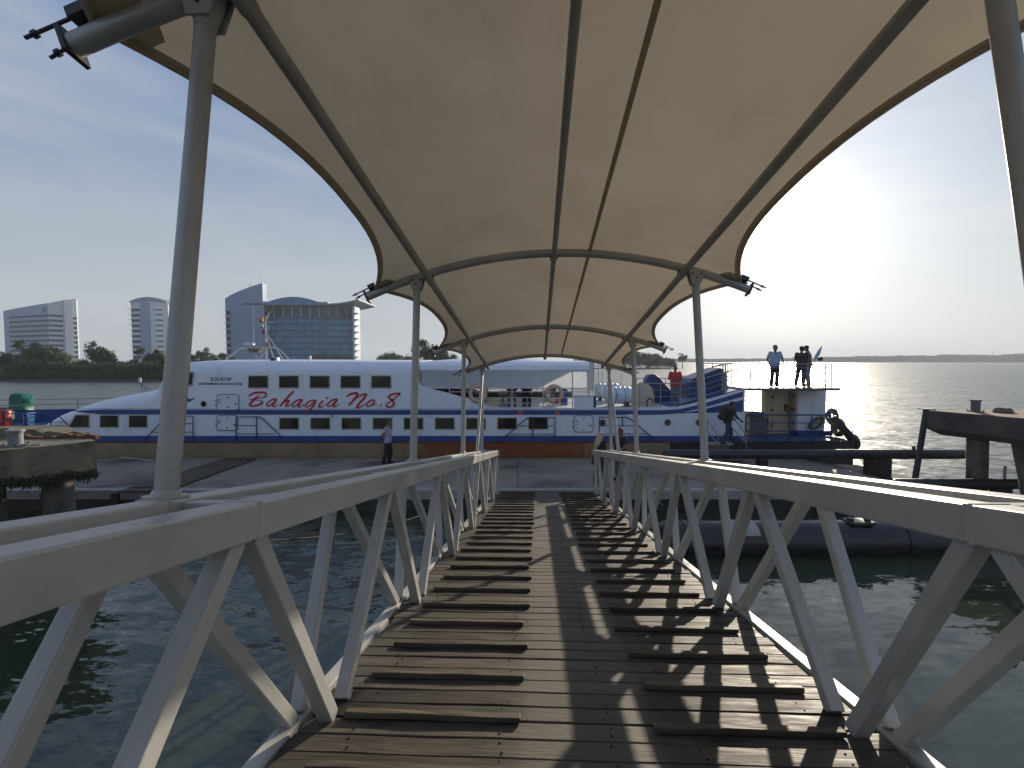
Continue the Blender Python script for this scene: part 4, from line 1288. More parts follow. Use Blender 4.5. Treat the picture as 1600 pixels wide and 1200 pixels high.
fl_ = [(1272, 564, .03), (1274.5, 559, .07), (1278, 553, .085), (1280.5, 548, .07), (1283, 543, .03)]
MB().path([W(x, y, CY + 1.0) for x, y, r in fl_], [r for *_, r in fl_], 8).build('cloth', 'shirt_blue', t)
MB().cbox(W(1281.5, 561, CY + 1.0), (.16, .16, .18)).build('lamp_box', 'rubber', t, bevel=.01)

# bow cargo
gc = W(33, 640, CY - .2)
t = thing('tarpaulin_bundle', 'green tarpaulin wrapped over gear standing on the ferry foredeck', 'tarpaulin', (gc.x, gc.y, ZC + .02))
poly = [(13, 619), (17, 615), (32, 615.5), (38, 616), (45, 619), (50, 623), (53, 624), (52, 632), (50, 636), (52, 641), (48, 640.5), (40, 643), (16, 643), (15, 632)]
n = len(poly)
ringsT = []
for j, (off, s_) in enumerate(((-.02, .90), (.06, 1.0), (.22, 1.02), (.40, 1.0), (.46, .86))):
    cc = W(27, 630, CY - .2)
    ring_ = []
    for x, y in poly:
        p = W(13 + (x - 13) * .68, y, CY - .2)
        q = cc + (p - cc) * s_ + Vector((random.uniform(-.03, .03), off + random.uniform(-.05, .05), random.uniform(-.03, .03)))
        ring_.append(q)
    ringsT.append(ring_)
MB().loft(ringsT, True, True).build('tarpaulin', 'tarp_green', t, smooth=True)
MB().path([W(13, 633, CY - .24), W(24, 634.5, CY - .26), W(40, 632, CY - .24)], .012, 5).build('lashing', 'rail_white', t)
t2 = thing('blue_bin', 'blue plastic bin under the green tarpaulin on the foredeck', 'bin', (W(45, 670, CY - .3).x, CY - .3, ZC))
x0_, x1_ = W(34, 655, CY - .3).x, W(44, 655, CY - .3).x
MB().loft([[Vector((x0_ + .05, CY - .3, ZC + .02)), Vector((x1_ - .05, CY - .3, ZC + .02)), Vector((x1_ - .05, CY, ZC + .02)), Vector((x0_ + .05, CY, ZC + .02))],
           [Vector((x0_, CY - .35, W(40, 646, CY).z)), Vector((x1_, CY - .35, W(40, 646, CY).z)), Vector((x1_, CY + .05, W(40, 646, CY).z)), Vector((x0_, CY + .05, W(40, 646, CY).z))]], True, True).build('tub', 'blue_plastic', t2, bevel=.02)
MB().box((x0_ - .02, CY - .37, W(40, 646, CY).z + .001), (x1_ + .02, CY + .07, W(40, 644.2, CY).z)).build('rim', 'blue_plastic', t2, bevel=.015)
t3 = thing('red_container', 'red plastic container by the bow rail of the ferry', 'container', (W(6, 660, CY - .6).x, CY - .6, ZC))
x0_, x1_ = W(-8, 655, CY - .9).x, W(11, 655, CY - .9).x
MB().box((x0_, CY - .9, ZC + .02), (x1_, CY - .68, W(0, 641.5, CY - .6).z)).build('tub', 'red_plastic', t3, bevel=.04)
for px in (4, 6.5, 9):
    MB().box((W(px, 650, CY - .9).x, CY - .93, ZC + .1), (W(px + .9, 650, CY - .9).x, CY - .9, W(0, 643, CY - .6).z)).build('rib', 'red_plastic', t3)
MB().box((x0_ - .02, CY - .92, W(0, 641.4, CY - .6).z), (x1_ + .03, CY - .66, W(0, 640, CY - .6).z)).build('lid', 'red_plastic', t3, bevel=.01)
t4 = thing('spare_tyre', 'black tyre lying on top behind the red container at the bow', 'tyre', W(3, 640, CY + .3))
c = W(2, 640, CY + .35)
MB().torus((c.x, c.y, c.z - .02), .30, .10, 'z', 26, 10).build('tyre', 'rubber', t4)
MB().torus((c.x, c.y, c.z - .02), .20, .03, 'z', 26, 8).build('bead', 'rubber', t4)
MB().box((c.x - .3, c.y - .3, ZC + .02), (c.x + .3, c.y + .3, c.z - .12)).build('stand', 'machine_grey', t4)

# boarding steps on the pontoon
st = thing('boarding_steps', 'grey portable steps with handrails at the after end of the ferry', 'steps', (X_(1135), 18.2, PZ))
for k in range(3):
    z1 = PZ + .22 * (k + 1)
    x0_, x1_ = W(1109 + 0 * k, 700, 18.0).x, W(1160 - 5 * k, 700, 18.0).x
    MB().box((x0_, 17.6 + .3 * k, z1 - .05), (x1_, 17.9 + .3 * k + (.25 if k == 2 else 0), z1)).build('tread', 'kerb', st, bevel=.008)
    MB().box((x0_ + .03, 17.86 + .3 * k, PZ), (x1_ - .03, 17.89 + .3 * k, z1 - .052)).build('riser', 'concrete_deck', st)
for px in (1122, 1166):
    a, b = W(px, 703, 17.7), W(px, 680 if px < 1150 else 676, 17.7)
    MB().tube((a.x, 17.7, PZ), (a.x, 17.7, b.z), .02, 8).build('rail_post', 'rail_steel', st)
for (p0, p1, Y0_, Y1_) in (((1106, 656), (1122.5, 682), 18.4, 17.7), ((1106, 674), (1122.5, 694), 18.4, 17.7), ((1143, 648), (1166, 679), 18.5, 17.7), ((1143, 668), (1166, 692), 18.5, 17.7)):
    MB().path([W(*p0, Y0_), W(*p1, Y1_)], .02, 8).build('handrail', 'rail_steel', st)
for px in (1106, 1143):
    a = W(px, 652, 18.45)
    MB().tube((a.x, 18.45, PZ + .6), (a.x, 18.45, a.z), .02, 8).build('rail_post', 'rail_steel', st)

# ---------------------------------------------------------------- docks, piles, pipes
def slab(name, mname, parent, pts, z0, z1, top=None, chamf=0):
    P = [Vector((x, y, z1)) for x, y in pts]
    o = MB().prism(P, (0, 0, z0 - z1), (0, 0, 0)).build(name, mname, parent, bevel=.03)
    if top:
        cc = sum(P, Vector()) / len(P)
        MB().prism([cc + (p - cc) * .985 for p in P], (0, 0, .004), (0, 0, .012)).build('worn_top', top, o)
    return o
def rough_pile(c, r, z0, z1, lean=(0, 0), n=14, seed=0):
    rnd = random.Random(seed)
    rings_ = []
    for i in range(9):
        f = i / 8
        cx_, cy_ = c[0] + lean[0] * (1 - f), c[1] + lean[1] * (1 - f)
        rings_.append([Vector((cx_ + r * (1 + rnd.uniform(-.04, .04)) * cos(2 * pi * k / n), cy_ + r * (1 + rnd.uniform(-.04, .04)) * sin(2 * pi * k / n), z0 + (z1 - z0) * f)) for k in range(n)])
    return MB().loft(rings_, True, True)
rd = thing('concrete_dolphin', 'dark concrete mooring dolphin on round piles at the right', 'mooring dolphin', (14.5, 12.5, 0))
DT = 2.95
pts = [(12.78, 14.55), (13.62, 12.3), (15.2, 8.6), (19.5, 10.0), (17.4, 14.75)]
P = [Vector((x, y, DT)) for x, y in pts]
mb = MB()
lo = [Vector((13.05, 14.35, DT - .72)), Vector((13.70, 12.45, DT - .72)), Vector((15.25, 8.7, DT - .72)), Vector((19.3, 10.1, DT - .72)), Vector((17.3, 14.55, DT - .72))]
mid = [p + Vector((0, 0, -.55)) for p in P]
mb.loft([lo, mid, P], True, True).build('pile_cap', 'concrete_dark', rd, bevel=.03)
cc = sum(P, Vector()) / 5
MB().prism([cc + (p - cc) * .975 for p in P], (0, 0, .003), (0, 0, .012)).build('worn_top', 'rust_top', rd)
rough_pile((13.62, 13.75), .25, -.5, DT - .71, (.05, 0), seed=1).build('pile', 'pile_concrete', rd)
rough_pile((13.95, 12.75), .30, -.5, DT - .71, (.35, -.3), seed=2).build('pile', 'pile_concrete', rd)
rough_pile((16.6, 10.4), .30, -.5, DT - .71, (.3, -.3), seed=3).build('pile', 'pile_concrete', rd)
rough_pile((16.6, 13.6), .28, -.5, DT - .71, (0, .3), seed=5).build('pile', 'pile_concrete', rd)
def bollard(c, r, h, label, matn='bollard_grey'):
    t = thing('bollard', label, 'bollard', c)
    MB().lathe(c, [(r * 1.0, .02), (r * .96, h * .3), (r, h - .05), (r * 1.05, h - .045)], 20).build('barrel', matn, t)
    MB().lathe(c, [(r * 1.22, h - .044), (r * 1.24, h - .025), (r * 1.20, h)], 20).build('head_plate', matn, t)
    MB().lathe(c, [(r * 1.75, .0), (r * 1.75, .016), (r * 1.7, .02)], 12).build('base_plate', matn, t, bevel=.004)
    for a in range(4):
        MB().lathe((c[0] + r * 1.05 * (1 if a % 2 else -1), c[1] + r * 1.05 * (1 if a // 2 else -1), c[2] + .02), [(.025, 0), (.025, .03)], 6).build('anchor_bolt', 'rust', t)
b_ = W(1524, 643.5, 14.15)
bollard((b_.x, 14.15, DT + .012), .115, .36, 'dark bollard standing on the right-hand concrete dolphin', 'machine_grey')
rp = thing('mooring_rope_heap', 'small heap of dark rope beside the bollard on the right-hand dolphin', 'rope', (b_.x + .6, 13.9, DT + .01))
for k in range(5):
    P = [Vector((b_.x + .62 + (.28 - .03 * k) * cos(x) + .03 * sin(3 * x + k), 13.95 + (.18 - .02 * k) * sin(x), DT + .035 + .02 * k + .01 * sin(2 * x + k))) for x in span(0, 2 * pi, 24)[:-1]]
    MB().path(P, .022, 6, closed=True).build('rope_turn', 'rope', rp)
sp = thing('steel_guide_pile', 'slanting steel pile with a flat cap beside the right-hand dolphin', 'pile', (12.4, 14.6, 0))
a, b = W(1447.5, 640, 14.65), W(1428, 760, 14.2)
b = a + (b - a) * ((a.z + .4) / (a.z - b.z))
MB().beam(a, b, .12, .12, (1, 0, 0)).build('shaft', 'dark_steel', sp, bevel=.01)
MB().cbox((a.x, a.y, a.z + .02), (.34, .30, .03)).build('cap_plate', 'bollard_grey', sp, bevel=.006)

ld = thing('left_dock', 'old mossy concrete dock on raking piles at the left', 'dock', (-11, 9.5, 0))
LT = 2.70
pts = [(-9.35, 10.55), (-9.75, 9.9), (-10.25, 9.35), (-11.6, 7.9), (-16, 6.5), (-19, 11.5), (-12.5, 13.2)]
n_ = 4
def jag(pts_, z, amp, seed, sub=7):
    rnd = random.Random(seed)
    o_ = []
    for i in range(len(pts_)):
        a_, b2 = Vector((*pts_[i], z)), Vector((*pts_[(i + 1) % len(pts_)], z))
        for k in range(sub):
            o_.append(a_.lerp(b2, k / sub) + Vector((rnd.uniform(-amp, amp) * .4, rnd.uniform(-amp, amp) * .4, rnd.uniform(-amp, amp))))
    return o_
MB().loft([jag(pts, LT - .74, .05, 1), jag(pts, LT - .45, .03, 2), jag(pts, LT - .05, .012, 3), jag(pts, LT, .004, 4)], True, True).build('deck_beam', 'concrete_old', ld)
rough_pile((-10.05, 10.35), .27, -.5, LT - .68, (.12, -.05), seed=7).build('pile', 'pile_concrete', ld)
rough_pile((-10.95, 9.75), .27, -.5, LT - .68, (.12, -.05), seed=8).build('pile', 'pile_concrete', ld)
rough_pile((-12.6, 10.4), .27, -.5, LT - .68, (.0, .15), seed=9).build('pile', 'pile_concrete', ld)
# broken kerb and rusty edging on the dock top
rnd = random.Random(3)
def ragged(x0, y0, x1, y1, h0, h1, th, n, seed):
    r_ = random.Random(seed)
    rings_ = []
    h = (h0 + h1) / 2
    for i in range(n + 1):
        f = i / n
        x, y = x0 + (x1 - x0) * f, y0 + (y1 - y0) * f
        h = min(h1, max(h0, h + r_.uniform(-.05, .05))) * (1 - .045 * (i > n * .4))
        rings_.append([Vector((x, y, LT - .02)), Vector((x, y + r_.uniform(-.02, .02), LT + h)), Vector((x + .02, y + th, LT + h * .9)), Vector((x, y + th, LT - .02))])
    return MB().loft(rings_, True, True)
ragged(-12.6, 10.95, -10.15, 11.15, .04, .22, .16, 22, 5).build('broken_kerb', 'concrete_old', ld)
ragged(-11.2, 10.72, -9.62, 10.86, .04, .13, .10, 18, 6).build('rusty_edging', 'rust', ld)
vs_, fs = [], []
rm = random.Random(4)
for k in range(2600):
    f = rm.random() * 3.0
    i = min(2, int(f)); f -= i
    a_ = Vector((*pts[i], LT - .72)).lerp(Vector((*pts[i + 1], LT - .72)), f)
    p = a_ + Vector((rm.gauss(0, .02) + .03, rm.gauss(0, .02) - .03, rm.gauss(0, .06) + .02 + .08 * mnoise.noise(Vector((a_.x * 3, a_.y * 3, 0)))))
    d = Vector((rm.gauss(0, .5) + .4, rm.gauss(0, .5) - .4, -1 + rm.gauss(0, .4))).normalized()
    w_ = d.orthogonal().normalized() * .012
    l_ = rm.uniform(.02, .07)
    o_ = len(vs_)
    vs_ += [p - w_, p + w_, p + d * l_ + w_ * .3, p + d * l_ - w_ * .3]; fs.append((o_, o_ + 1, o_ + 2, o_ + 3))
me = bpy.data.meshes.new('moss_fringe'); me.from_pydata([tuple(v) for v in vs_], [], fs)
tag(link('moss_fringe', me, 'moss', ld), kind='stuff')
b_ = W(25, 696, 9.95)
bollard((b_.x, 9.95, LT + .004), .125, .33, 'pale grey bollard on the mossy left-hand dock')
t = thing('bollard_debris', 'scraps of pale rope lying at the foot of the left bollard', 'rope', (b_.x + .3, 9.9, LT))
MB().path([Vector((b_.x + .2 + .1 * k, 9.85 + .04 * sin(k * 2), LT + .03)) for k in range(5)], .02, 6).build('rope_end', 'kerb', t)
MB().path([Vector((b_.x - .35 + .09 * k, 9.78 + .03 * sin(k * 3), LT + .03)) for k in range(4)], .018, 6).build('rope_end', 'kerb', t)

def pipe_thing(name, label, p0, p1, r, matn, extras=()):
    t = thing(name, label, 'pipe', (Vector(p0) + Vector(p1)) / 2)
    p0, p1 = Vector(p0), Vector(p1)
    d = (p1 - p0).normalized()
    L_ = (p1 - p0).length
    pts_, rs_ = [], []
    for k in range(4):
        a_ = pi / 2 * k / 3
        pts_.append(p0 + d * (r * .7 * (1 - sin(a_)))); rs_.append(max(.01, r * sin(a_) if k else .05 * r))
    pts_ = [p0, p0 + d * r * .06, p0 + d * r * .25, p0 + d * r * .6]
    rs_ = [r * .05, r * .55, r * .88, r]
    nn_ = 6
    for k in range(1, nn_):
        pts_.append(p0 + d * L_ * k / nn_); rs_.append(r)
    pts_ += [p1 - d * r * .6, p1 - d * r * .25, p1 - d * r * .06, p1]
    rs_ += [r, r * .88, r * .55, r * .05]
    MB().path(pts_, rs_, 24).build('pipe', matn, t)
    for f in extras:
        q_ = p0 + d * L_ * f
        MB().path([q_ - d * .04, q_ + d * .04], r * 1.05, 24).build('collar', matn, t)
    return t
a, b = W(1036, 706.5, 16.0), W(1509, 713, 16.0)
upz = (a.z + b.z) / 2
t = pipe_thing('fender_pipe', 'long black rubber pipe lying along the right end of the pontoon', (a.x, 16, upz), (b.x, 16, upz), .165, 'rubber', (.2, .45, .62, .8))
for px, wpx in ((1371, 36), (1190, 14), (1080, 14)):
    x = W(px, 725, 16).x
    w_ = wpx / F * 16 / 2
    MB().box((x - w_, 15.85, PZ + (.012 if x < 11.9 else -.5)), (x + w_, 16.15, upz - .13)).build('saddle_block', 'rubber', t, bevel=.02)
x = W(1428, 700, 16).x
MB().lathe((x, 16, upz + .16), [(.05, 0), (.05, .10), (.085, .105), (.085, .13)], 12).build('valve_stub', 'rubber', t)
a, b = W(1395, 756, 13.3), W(1700, 756, 13.3)
t = pipe_thing('boom_pipe', 'thinner black floating pipe crossing in front of the dolphin piles', (a.x, 13.3, a.z), (b.x, 13.3, a.z), .15, 'rubber', (.25, .5, .75))
for px in (1570, 1596):
    x = W(px, 740, 13.3).x
    MB().tube((x, 13.3, a.z + .1), (x, 13.3, a.z + .52), .035, 10).build('stub_post', 'rail_steel' if px == 1570 else 'dark_steel', t)
for x in (11.5, 13.9):
    MB().box((x - .2, 13.15, -.3), (x + .2, 13.45, a.z - .1)).build('float_block', 'rubber', t, bevel=.03)
t = pipe_thing('float_pipe', 'thick black floating rubber tube in the water beside the gangway', (3.35, 11.0, .26), (15.0, 11.15, .26), .44, 'rubber_float', (.06, .5))
x = W(1350, 828, 10.8).x
MB().box((x - .28, 10.80, .66), (x + .28, 11.2, .735)).build('mooring_cleat', 'rubber', t, bevel=.03)
for s_ in (-.2, .2):
    MB().cbox((x + s_, 10.98, .75), (.10, .14, .10)).build('cleat_horn', 'rubber', t, bevel=.02)
x = W(1163, 830, 10.7).x
pts_ = []
cy2, cz2 = 11.03, .26
for i in range(2):
    for k in range(7):
        a_ = radians(60 + 70 * k / 6)
        pts_.append(Vector((x - .26 + i * .62, cy2 + .455 * cos(a_ + .35), cz2 + .455 * sin(a_ + .35))))
MB().add(pts_, [(k, k + 1, 7 + k + 1, 7 + k) for k in range(6)]).build('patch', 'kerb', t)
cf = thing('concrete_raft', 'low khaki concrete raft wedge beyond the pipe at the pontoon end', 'raft', (13.2, 15.3, 0))
MB().prism([Vector((11.9, 17.6, .62)), Vector((12.9, 17.5, .60)), Vector((14.3, 14.6, .42)), Vector((12.6, 14.6, .42))], (0, 0, -.9), (0, 0, 0)).build('slab', 'concrete_old', cf, bevel=.02)
MB().beam((12.3, 16.4, .56), (13.5, 14.9, .47), .05, .06).build('edge_bar', 'dark_steel', cf)
MB().cbox((12.6, 15.2, .50), (.8, .5, .12)).build('rubber_mat', 'rubber', cf, bevel=.02)

def chain(name, label, P, r=.03):
    t = thing(name, label, 'chain', P[0])
    pts_ = catmull([tuple(p) for p in P], 8)
    for i in range(0, len(pts_) - 1):
        a_, b2 = Vector(pts_[i]), Vector(pts_[i + 1])
        d = (b2 - a_).normalized()
        s_ = Vector((1, 0, 0)) if i % 2 else Vector((0, 1, 0))
        s_ = (s_ - d * s_.dot(d)).normalized()
        c_ = (a_ + b2) / 2
        l_ = (b2 - a_).length * .68
        MB().path([c_ + d * l_ * cos(x) + s_ * r * sin(x) for x in span(0, 2 * pi, 10)[:-1]], r * .26, 5, closed=True).build('link', 'dark_steel', t)
c0 = W(1592, 955, 4.2)
chain('hanging_chain', 'rusty chain hanging down to the water outside the right truss', [c0 + Vector((.03, 0, .55)), c0 + Vector((.02, 0, .1)), c0 + Vector((.0, 0, -.22)), c0 + Vector((-.02, 0, -.42)), c0 + Vector((-.05, 0, -.50)), c0 + Vector((-.01, 0, -.52)), c0 + Vector((.02, 0, -.44))], .012)
mr = thing('mooring_hawser', 'thin dark mooring rope under the left side of the gangway', 'rope', (-5, 8, .8))
a, b = W(300, 850, 6.0), W(700, 790, 12.5)
MB().path([a.lerp(b, k / 10) - Vector((0, 0, .25 * sin(pi * k / 10))) for k in range(11)], .014, 6).build('rope', 'dark_steel', mr)
mr = thing('stern_hawser', 'dark rope slanting from the pontoon edge beside the right truss', 'rope', W(1010, 765, 14))
a, b = W(1004, 764, 14.0), W(1036, 790, 11.8)
MB().path([a.lerp(b, k / 6) for k in range(7)], .025, 6).build('rope', 'rubber', mr)

# ---------------------------------------------------------------- people
dg = None
def remesh(mb, vox, smooth_it=3):
    me = bpy.data.meshes.new('tmp')
    me.from_pydata([tuple(p) for p in mb.v], [], mb.f)
    o = bpy.data.objects.new('tmp', me); C.objects.link(o)
    m = o.modifiers.new('r', 'REMESH'); m.mode = 'VOXEL'; m.voxel_size = vox; m.use_smooth_shade = True
    s_ = o.modifiers.new('s', 'SMOOTH'); s_.iterations = smooth_it; s_.factor = .5
    d_ = o.modifiers.new('d', 'DECIMATE'); d_.ratio = .35
    bpy.context.view_layer.update()
    r = bpy.data.meshes.new_from_object(o.evaluated_get(bpy.context.evaluated_depsgraph_get()))
    bpy.data.objects.remove(o); bpy.data.meshes.remove(me)
    return r
def caps(mb, a, b, ra, rb):
    a, b = Vector(a), Vector(b)
    mb.path([a, b], [ra, rb], 12)
    mb.sphere(a, ra, 12, 8); mb.sphere(b, rb, 12, 8)
def chain_caps(mb, P, R):
    for i in range(len(P) - 1):
        caps(mb, P[i], P[i + 1], R[i], R[i + 1])
def person(label, base, yaw, H, shirt, trousers, pose=None, sleeve=.55, hairm='hair', scarf=False, long_top=False, lean=0.0, female=False, group=None, shoes=True, hidden_legs=False):
    J = dict(pel=(0, 0, .93), wai=(0, .01, 1.08), che=(0, .0, 1.30), nec=(0, -.005, 1.465), hed=(0, .025, 1.60),
             shL=(-.19, 0, 1.41), elL=(-.25, -.03, 1.13), wrL=(-.24, .06, .88), hnL=(-.235, .09, .79),
             shR=(.19, 0, 1.41), elR=(.25, -.03, 1.13), wrR=(.24, .06, .88), hnR=(.235, .09, .79),
             hiL=(-.09, 0, .92), knL=(-.10, .02, .50), anL=(-.11, -.02, .085), toL=(-.125, .14, .035),
             hiR=(.09, 0, .92), knR=(.10, .02, .50), anR=(.11, -.02, .085), toR=(.125, .14, .035))
    J.update(pose or {})
    k_ = H / 1.72
    V = {a: Vector(b) * k_ for a, b in J.items()}
    if lean:
        R_ = Matrix.Rotation(-lean, 4, 'X')
        for a in V:
            if a[:2] not in ('hi', 'kn', 'an', 'to', 'pe'):
                V[a] = V['pel'] + (R_ @ (V[a] - V['pel']))
    G = Matrix.Translation(Vector(base)) @ Matrix.Rotation(yaw, 4, 'Z')
    t = thing('person', label, 'person', base, group)
    t.matrix_world = G
    t['_wl'] = [0, 0, 0]
    t.rotation_euler = (0, 0, yaw)
    t.location = base
    u = k_
    b = MB()
    # head: skull, jaw, nose, ears
    hd_ = V['hed']
    up_ = (V['hed'] - V['nec']).normalized()
    b.sphere(hd_ + Vector((0, -.012, .03)) * u, .094 * u, 14, 10, (.86, 1.02, 1.05))
    b.sphere(hd_ + Vector((0, .022, -.045)) * u, .070 * u, 12, 8, (.86, .95, .98))
    b.sphere(hd_ + Vector((0, .106, -.012)) * u, .021 * u, 8, 6, (.8, .9, 1.3))
    b.sphere(hd_ + Vector((0, .088, -.062)) * u, .022 * u, 8, 6, (1.3, .7, .6))
    for s_ in (-1, 1):
        b.sphere(hd_ + Vector((s_ * .084, -.005, -.005)) * u, .028 * u, 8, 6, (.45, .8, 1.2))
    caps(b, V['nec'] - up_ * .05 * u, hd_ - up_ * .05 * u, .056 * u, .054 * u)
    fem = .88 if female else 1
    for sl, tw in ((1.0, 1.0),):
        chain_caps(b, [V['pel'], V['wai'], V['che'], V['nec'] - up_ * .03 * u], [.135 * u, .115 * u, .135 * u * fem, .06 * u])
        for s_ in 'LR':
            chain_caps(b, [V['che'], V['sh' + s_], V['el' + s_], V['wr' + s_]], [.11 * u, .058 * u, .042 * u, .030 * u])
            # hand: palm and five fingers
            w, h = V['wr' + s_], V['hn' + s_]
            d = (h - w).normalized()
            sd_ = Vector((1, 0, 0)) if abs(d.x) < .8 else Vector((0, 0, 1))
            sd_ = (sd_ - d * sd_.dot(d)).normalized()
            nrm = d.cross(sd_)
            wd_ = nrm if abs(nrm.y) > abs(sd_.y) else sd_
            ot = sd_ if wd_ is nrm else nrm
            caps(b, w, w + d * .07 * u, .028 * u, .030 * u)
            for q in range(4):
                o_ = wd_ * (q - 1.5) * .019 * u
                kk = w + d * .085 * u + o_
                k2 = kk + d * .036 * u * (1 - .12 * abs(q - 1.3)) + ot * .012 * u
                chain_caps(b, [kk - d * .02 * u, kk, k2, k2 + d * .026 * u + ot * .018 * u], [.0105 * u, .0105 * u, .0095 * u, .008 * u])
            th0 = w + d * .03 * u + wd_ * .022 * u
            chain_caps(b, [th0, th0 + (d * .6 + wd_ * .7).normalized() * .045 * u, th0 + (d * .85 + wd_ * .5).normalized() * .075 * u], [.012 * u, .0105 * u, .008 * u])
            chain_caps(b, [V['hi' + s_], V['kn' + s_], V['an' + s_]], [.085 * u, .055 * u, .036 * u])
            caps(b, V['an' + s_], V['to' + s_], .036 * u, .026 * u)
    link('body', remesh(b, .0105), 'skin', t)
    # eyes
    e = MB()
    for s_ in (-1, 1):
        e.sphere(hd_ + Vector((s_ * .032, .083, .012)) * u, .0105 * u, 8, 6)
    tag(e.build('eyes', 'hair', t), kind='stuff')
    # shirt
    s = MB()
    zlow = V['pel'] + (V['wai'] - V['pel']).normalized() * (-.09 if not long_top else -.30) * u
    def torso(mb, P, R, sx=1.28, sy=.86):
        rings_ = []
        for p, r in zip(P, R):
            rings_.append([p + Vector((cos(2 * pi * i / 20) * r * sx, sin(2 * pi * i / 20) * r * sy, 0)) for i in range(20)])
        mb.loft(rings_, True, True)
    torso(s, [zlow, V['pel'] + Vector((0, 0, .03)) * u, V['wai'], (V['wai'] + V['che']) / 2, V['che'], V['nec'] + Vector((0, 0, -.10)) * u, V['nec'] + Vector((0, 0, -.03)) * u],
          [.168 * u * (1.12 if long_top else 1), .165 * u, .158 * u * fem, .163 * u * fem, .168 * u * fem, .130 * u, .066 * u])
    for s_ in 'LR':
        sh_, el_, wr_ = V['sh' + s_], V['el' + s_], V['wr' + s_]
        if sleeve <= 1:
            chain_caps(s, [V['che'], sh_, sh_.lerp(el_, sleeve)], [.10 * u, .066 * u, .062 * u])
        else:
            chain_caps(s, [V['che'], sh_, el_, el_.lerp(wr_, sleeve - 1)], [.10 * u, .066 * u, .054 * u, .042 * u])
    so = link('shirt', remesh(s, .014, 4), shirt, t)
    c_ = MB().torus(V['nec'] + Vector((0, .004, -.035)) * u, .063 * u, .014 * u, 'z', 18, 6)
    c_.build('collar', shirt, so)
    # trousers
    p_ = MB()
    torso(p_, [V['pel'] + Vector((0, 0, -.10)) * u, V['pel'] + Vector((0, 0, .0)) * u, V['wai'] + Vector((0, 0, -.06)) * u], [.125 * u, .138 * u, .122 * u])
    for s_ in 'LR':
        chain_caps(p_, [V['hi' + s_], V['kn' + s_], V['an' + s_] + Vector((0, -.005, .03)) * u], [.112 * u, .084 * u, .072 * u])
    link('trousers', remesh(p_, .014, 4), trousers, t)
    for s_ in 'LR':
        f_ = MB()
        a_, o_ = V['an' + s_], V['to' + s_]
        dirf = (o_ - a_); dirf.z = 0; dirf.normalize()
        chain_caps(f_, [a_ - dirf * .045 * u + Vector((0, 0, -.04)) * u, a_ + dirf * .05 * u + Vector((0, 0, -.025)) * u, o_ + Vector((0, 0, .008)) * u], [.044 * u, .046 * u, .036 * u])
        link('shoe', remesh(f_, .014, 3), 'shoe', t)
    if scarf:
        h_ = MB()
        h_.sphere(hd_ + Vector((0, -.02, .035)) * u, .115 * u, 14, 10, (.95, 1.08, 1.08))
        caps(h_, hd_ + Vector((0, -.06, 0)) * u, V['nec'] + Vector((0, -.10, -.10)) * u, .10 * u, .12 * u)
        caps(h_, V['nec'] + Vector((0, -.10, -.10)) * u, V['che'] + Vector((-.06, -.13, -.12)) * u, .12 * u, .07 * u)
        caps(h_, V['nec'] + Vector((0, .03, -.04)) * u, V['nec'] + Vector((0, .04, -.14)) * u, .09 * u, .10 * u)
        link('headscarf', remesh(h_, .014, 4), 'scarf', t)
    else:
        h_ = MB()
        h_.sphere(hd_ + Vector((0, -.028, .048)) * u, .096 * u, 14, 10, (.92, 1.02, .98))
        h_.sphere(hd_ + Vector((0, -.058, .0)) * u, .072 * u, 12, 8, (1.0, .72, 1.1))
        link('hair', remesh(h_, .012, 2), hairm, t)
    return t

cross = dict(elL=(-.27, .05, 1.14), wrL=(-.05, .21, 1.16), hnL=(.03, .23, 1.17), elR=(.27, .05, 1.14), wrR=(.06, .19, 1.10), hnR=(-.03, .20, 1.12))
behind = dict(elL=(-.27, -.13, 1.14), wrL=(-.08, -.20, .93), hnL=(.0, -.21, .90), elR=(.27, -.13, 1.14), wrR=(.08, -.20, .93), hnR=(.0, -.22, .92))
rails_ = dict(elL=(-.28, .10, 1.14), wrL=(-.22, .30, 1.06), hnL=(-.22, .38, 1.04), elR=(.28, .10, 1.14), wrR=(.22, .30, 1.06), hnR=(.22, .38, 1.04))
phone = dict(elL=(-.24, .05, 1.12), wrL=(-.08, .24, 1.18), hnL=(-.03, .30, 1.21), elR=(.24, .05, 1.12), wrR=(.08, .24, 1.18), hnR=(.03, .30, 1.21), hed=(0, .06, 1.585))
stride = dict(hiL=(-.09, 0, .92), knL=(-.10, .08, .50), anL=(-.11, .02, .085), toL=(-.125, .18, .035), knR=(.10, -.03, .50), anR=(.11, -.14, .10), toR=(.125, .0, .035))
def foot(px, Y, z):
    return Vector((W(px, 700, Y).x, Y, z))
person('man in blue checked shirt and black trousers standing in profile on the pontoon', foot(606, 17.6, PZ), -pi / 2, 1.70, 'shirt_check', 'trousers_black', {**behind, **stride})
person('woman in beige headscarf and dark clothes at the foot of the gangway', foot(935, 14.9, PZ), -.9, 1.62, 'shirt_black', 'trousers_black', {**phone}, sleeve=1.8, scarf=True, long_top=True, lean=.12, female=True)
person('person in dark clothes standing behind the right truss next to the woman', foot(969, 15.2, PZ), 2.2, 1.72, 'shirt_black', 'jeans_grey', {**rails_}, sleeve=.6)
person('man in red shirt with crossed arms standing on the ferry after deck', foot(1053, FYN + 1.0, dk + .014), pi * .95, 1.68, 'shirt_red', 'jeans_grey', {**cross}, sleeve=.6)
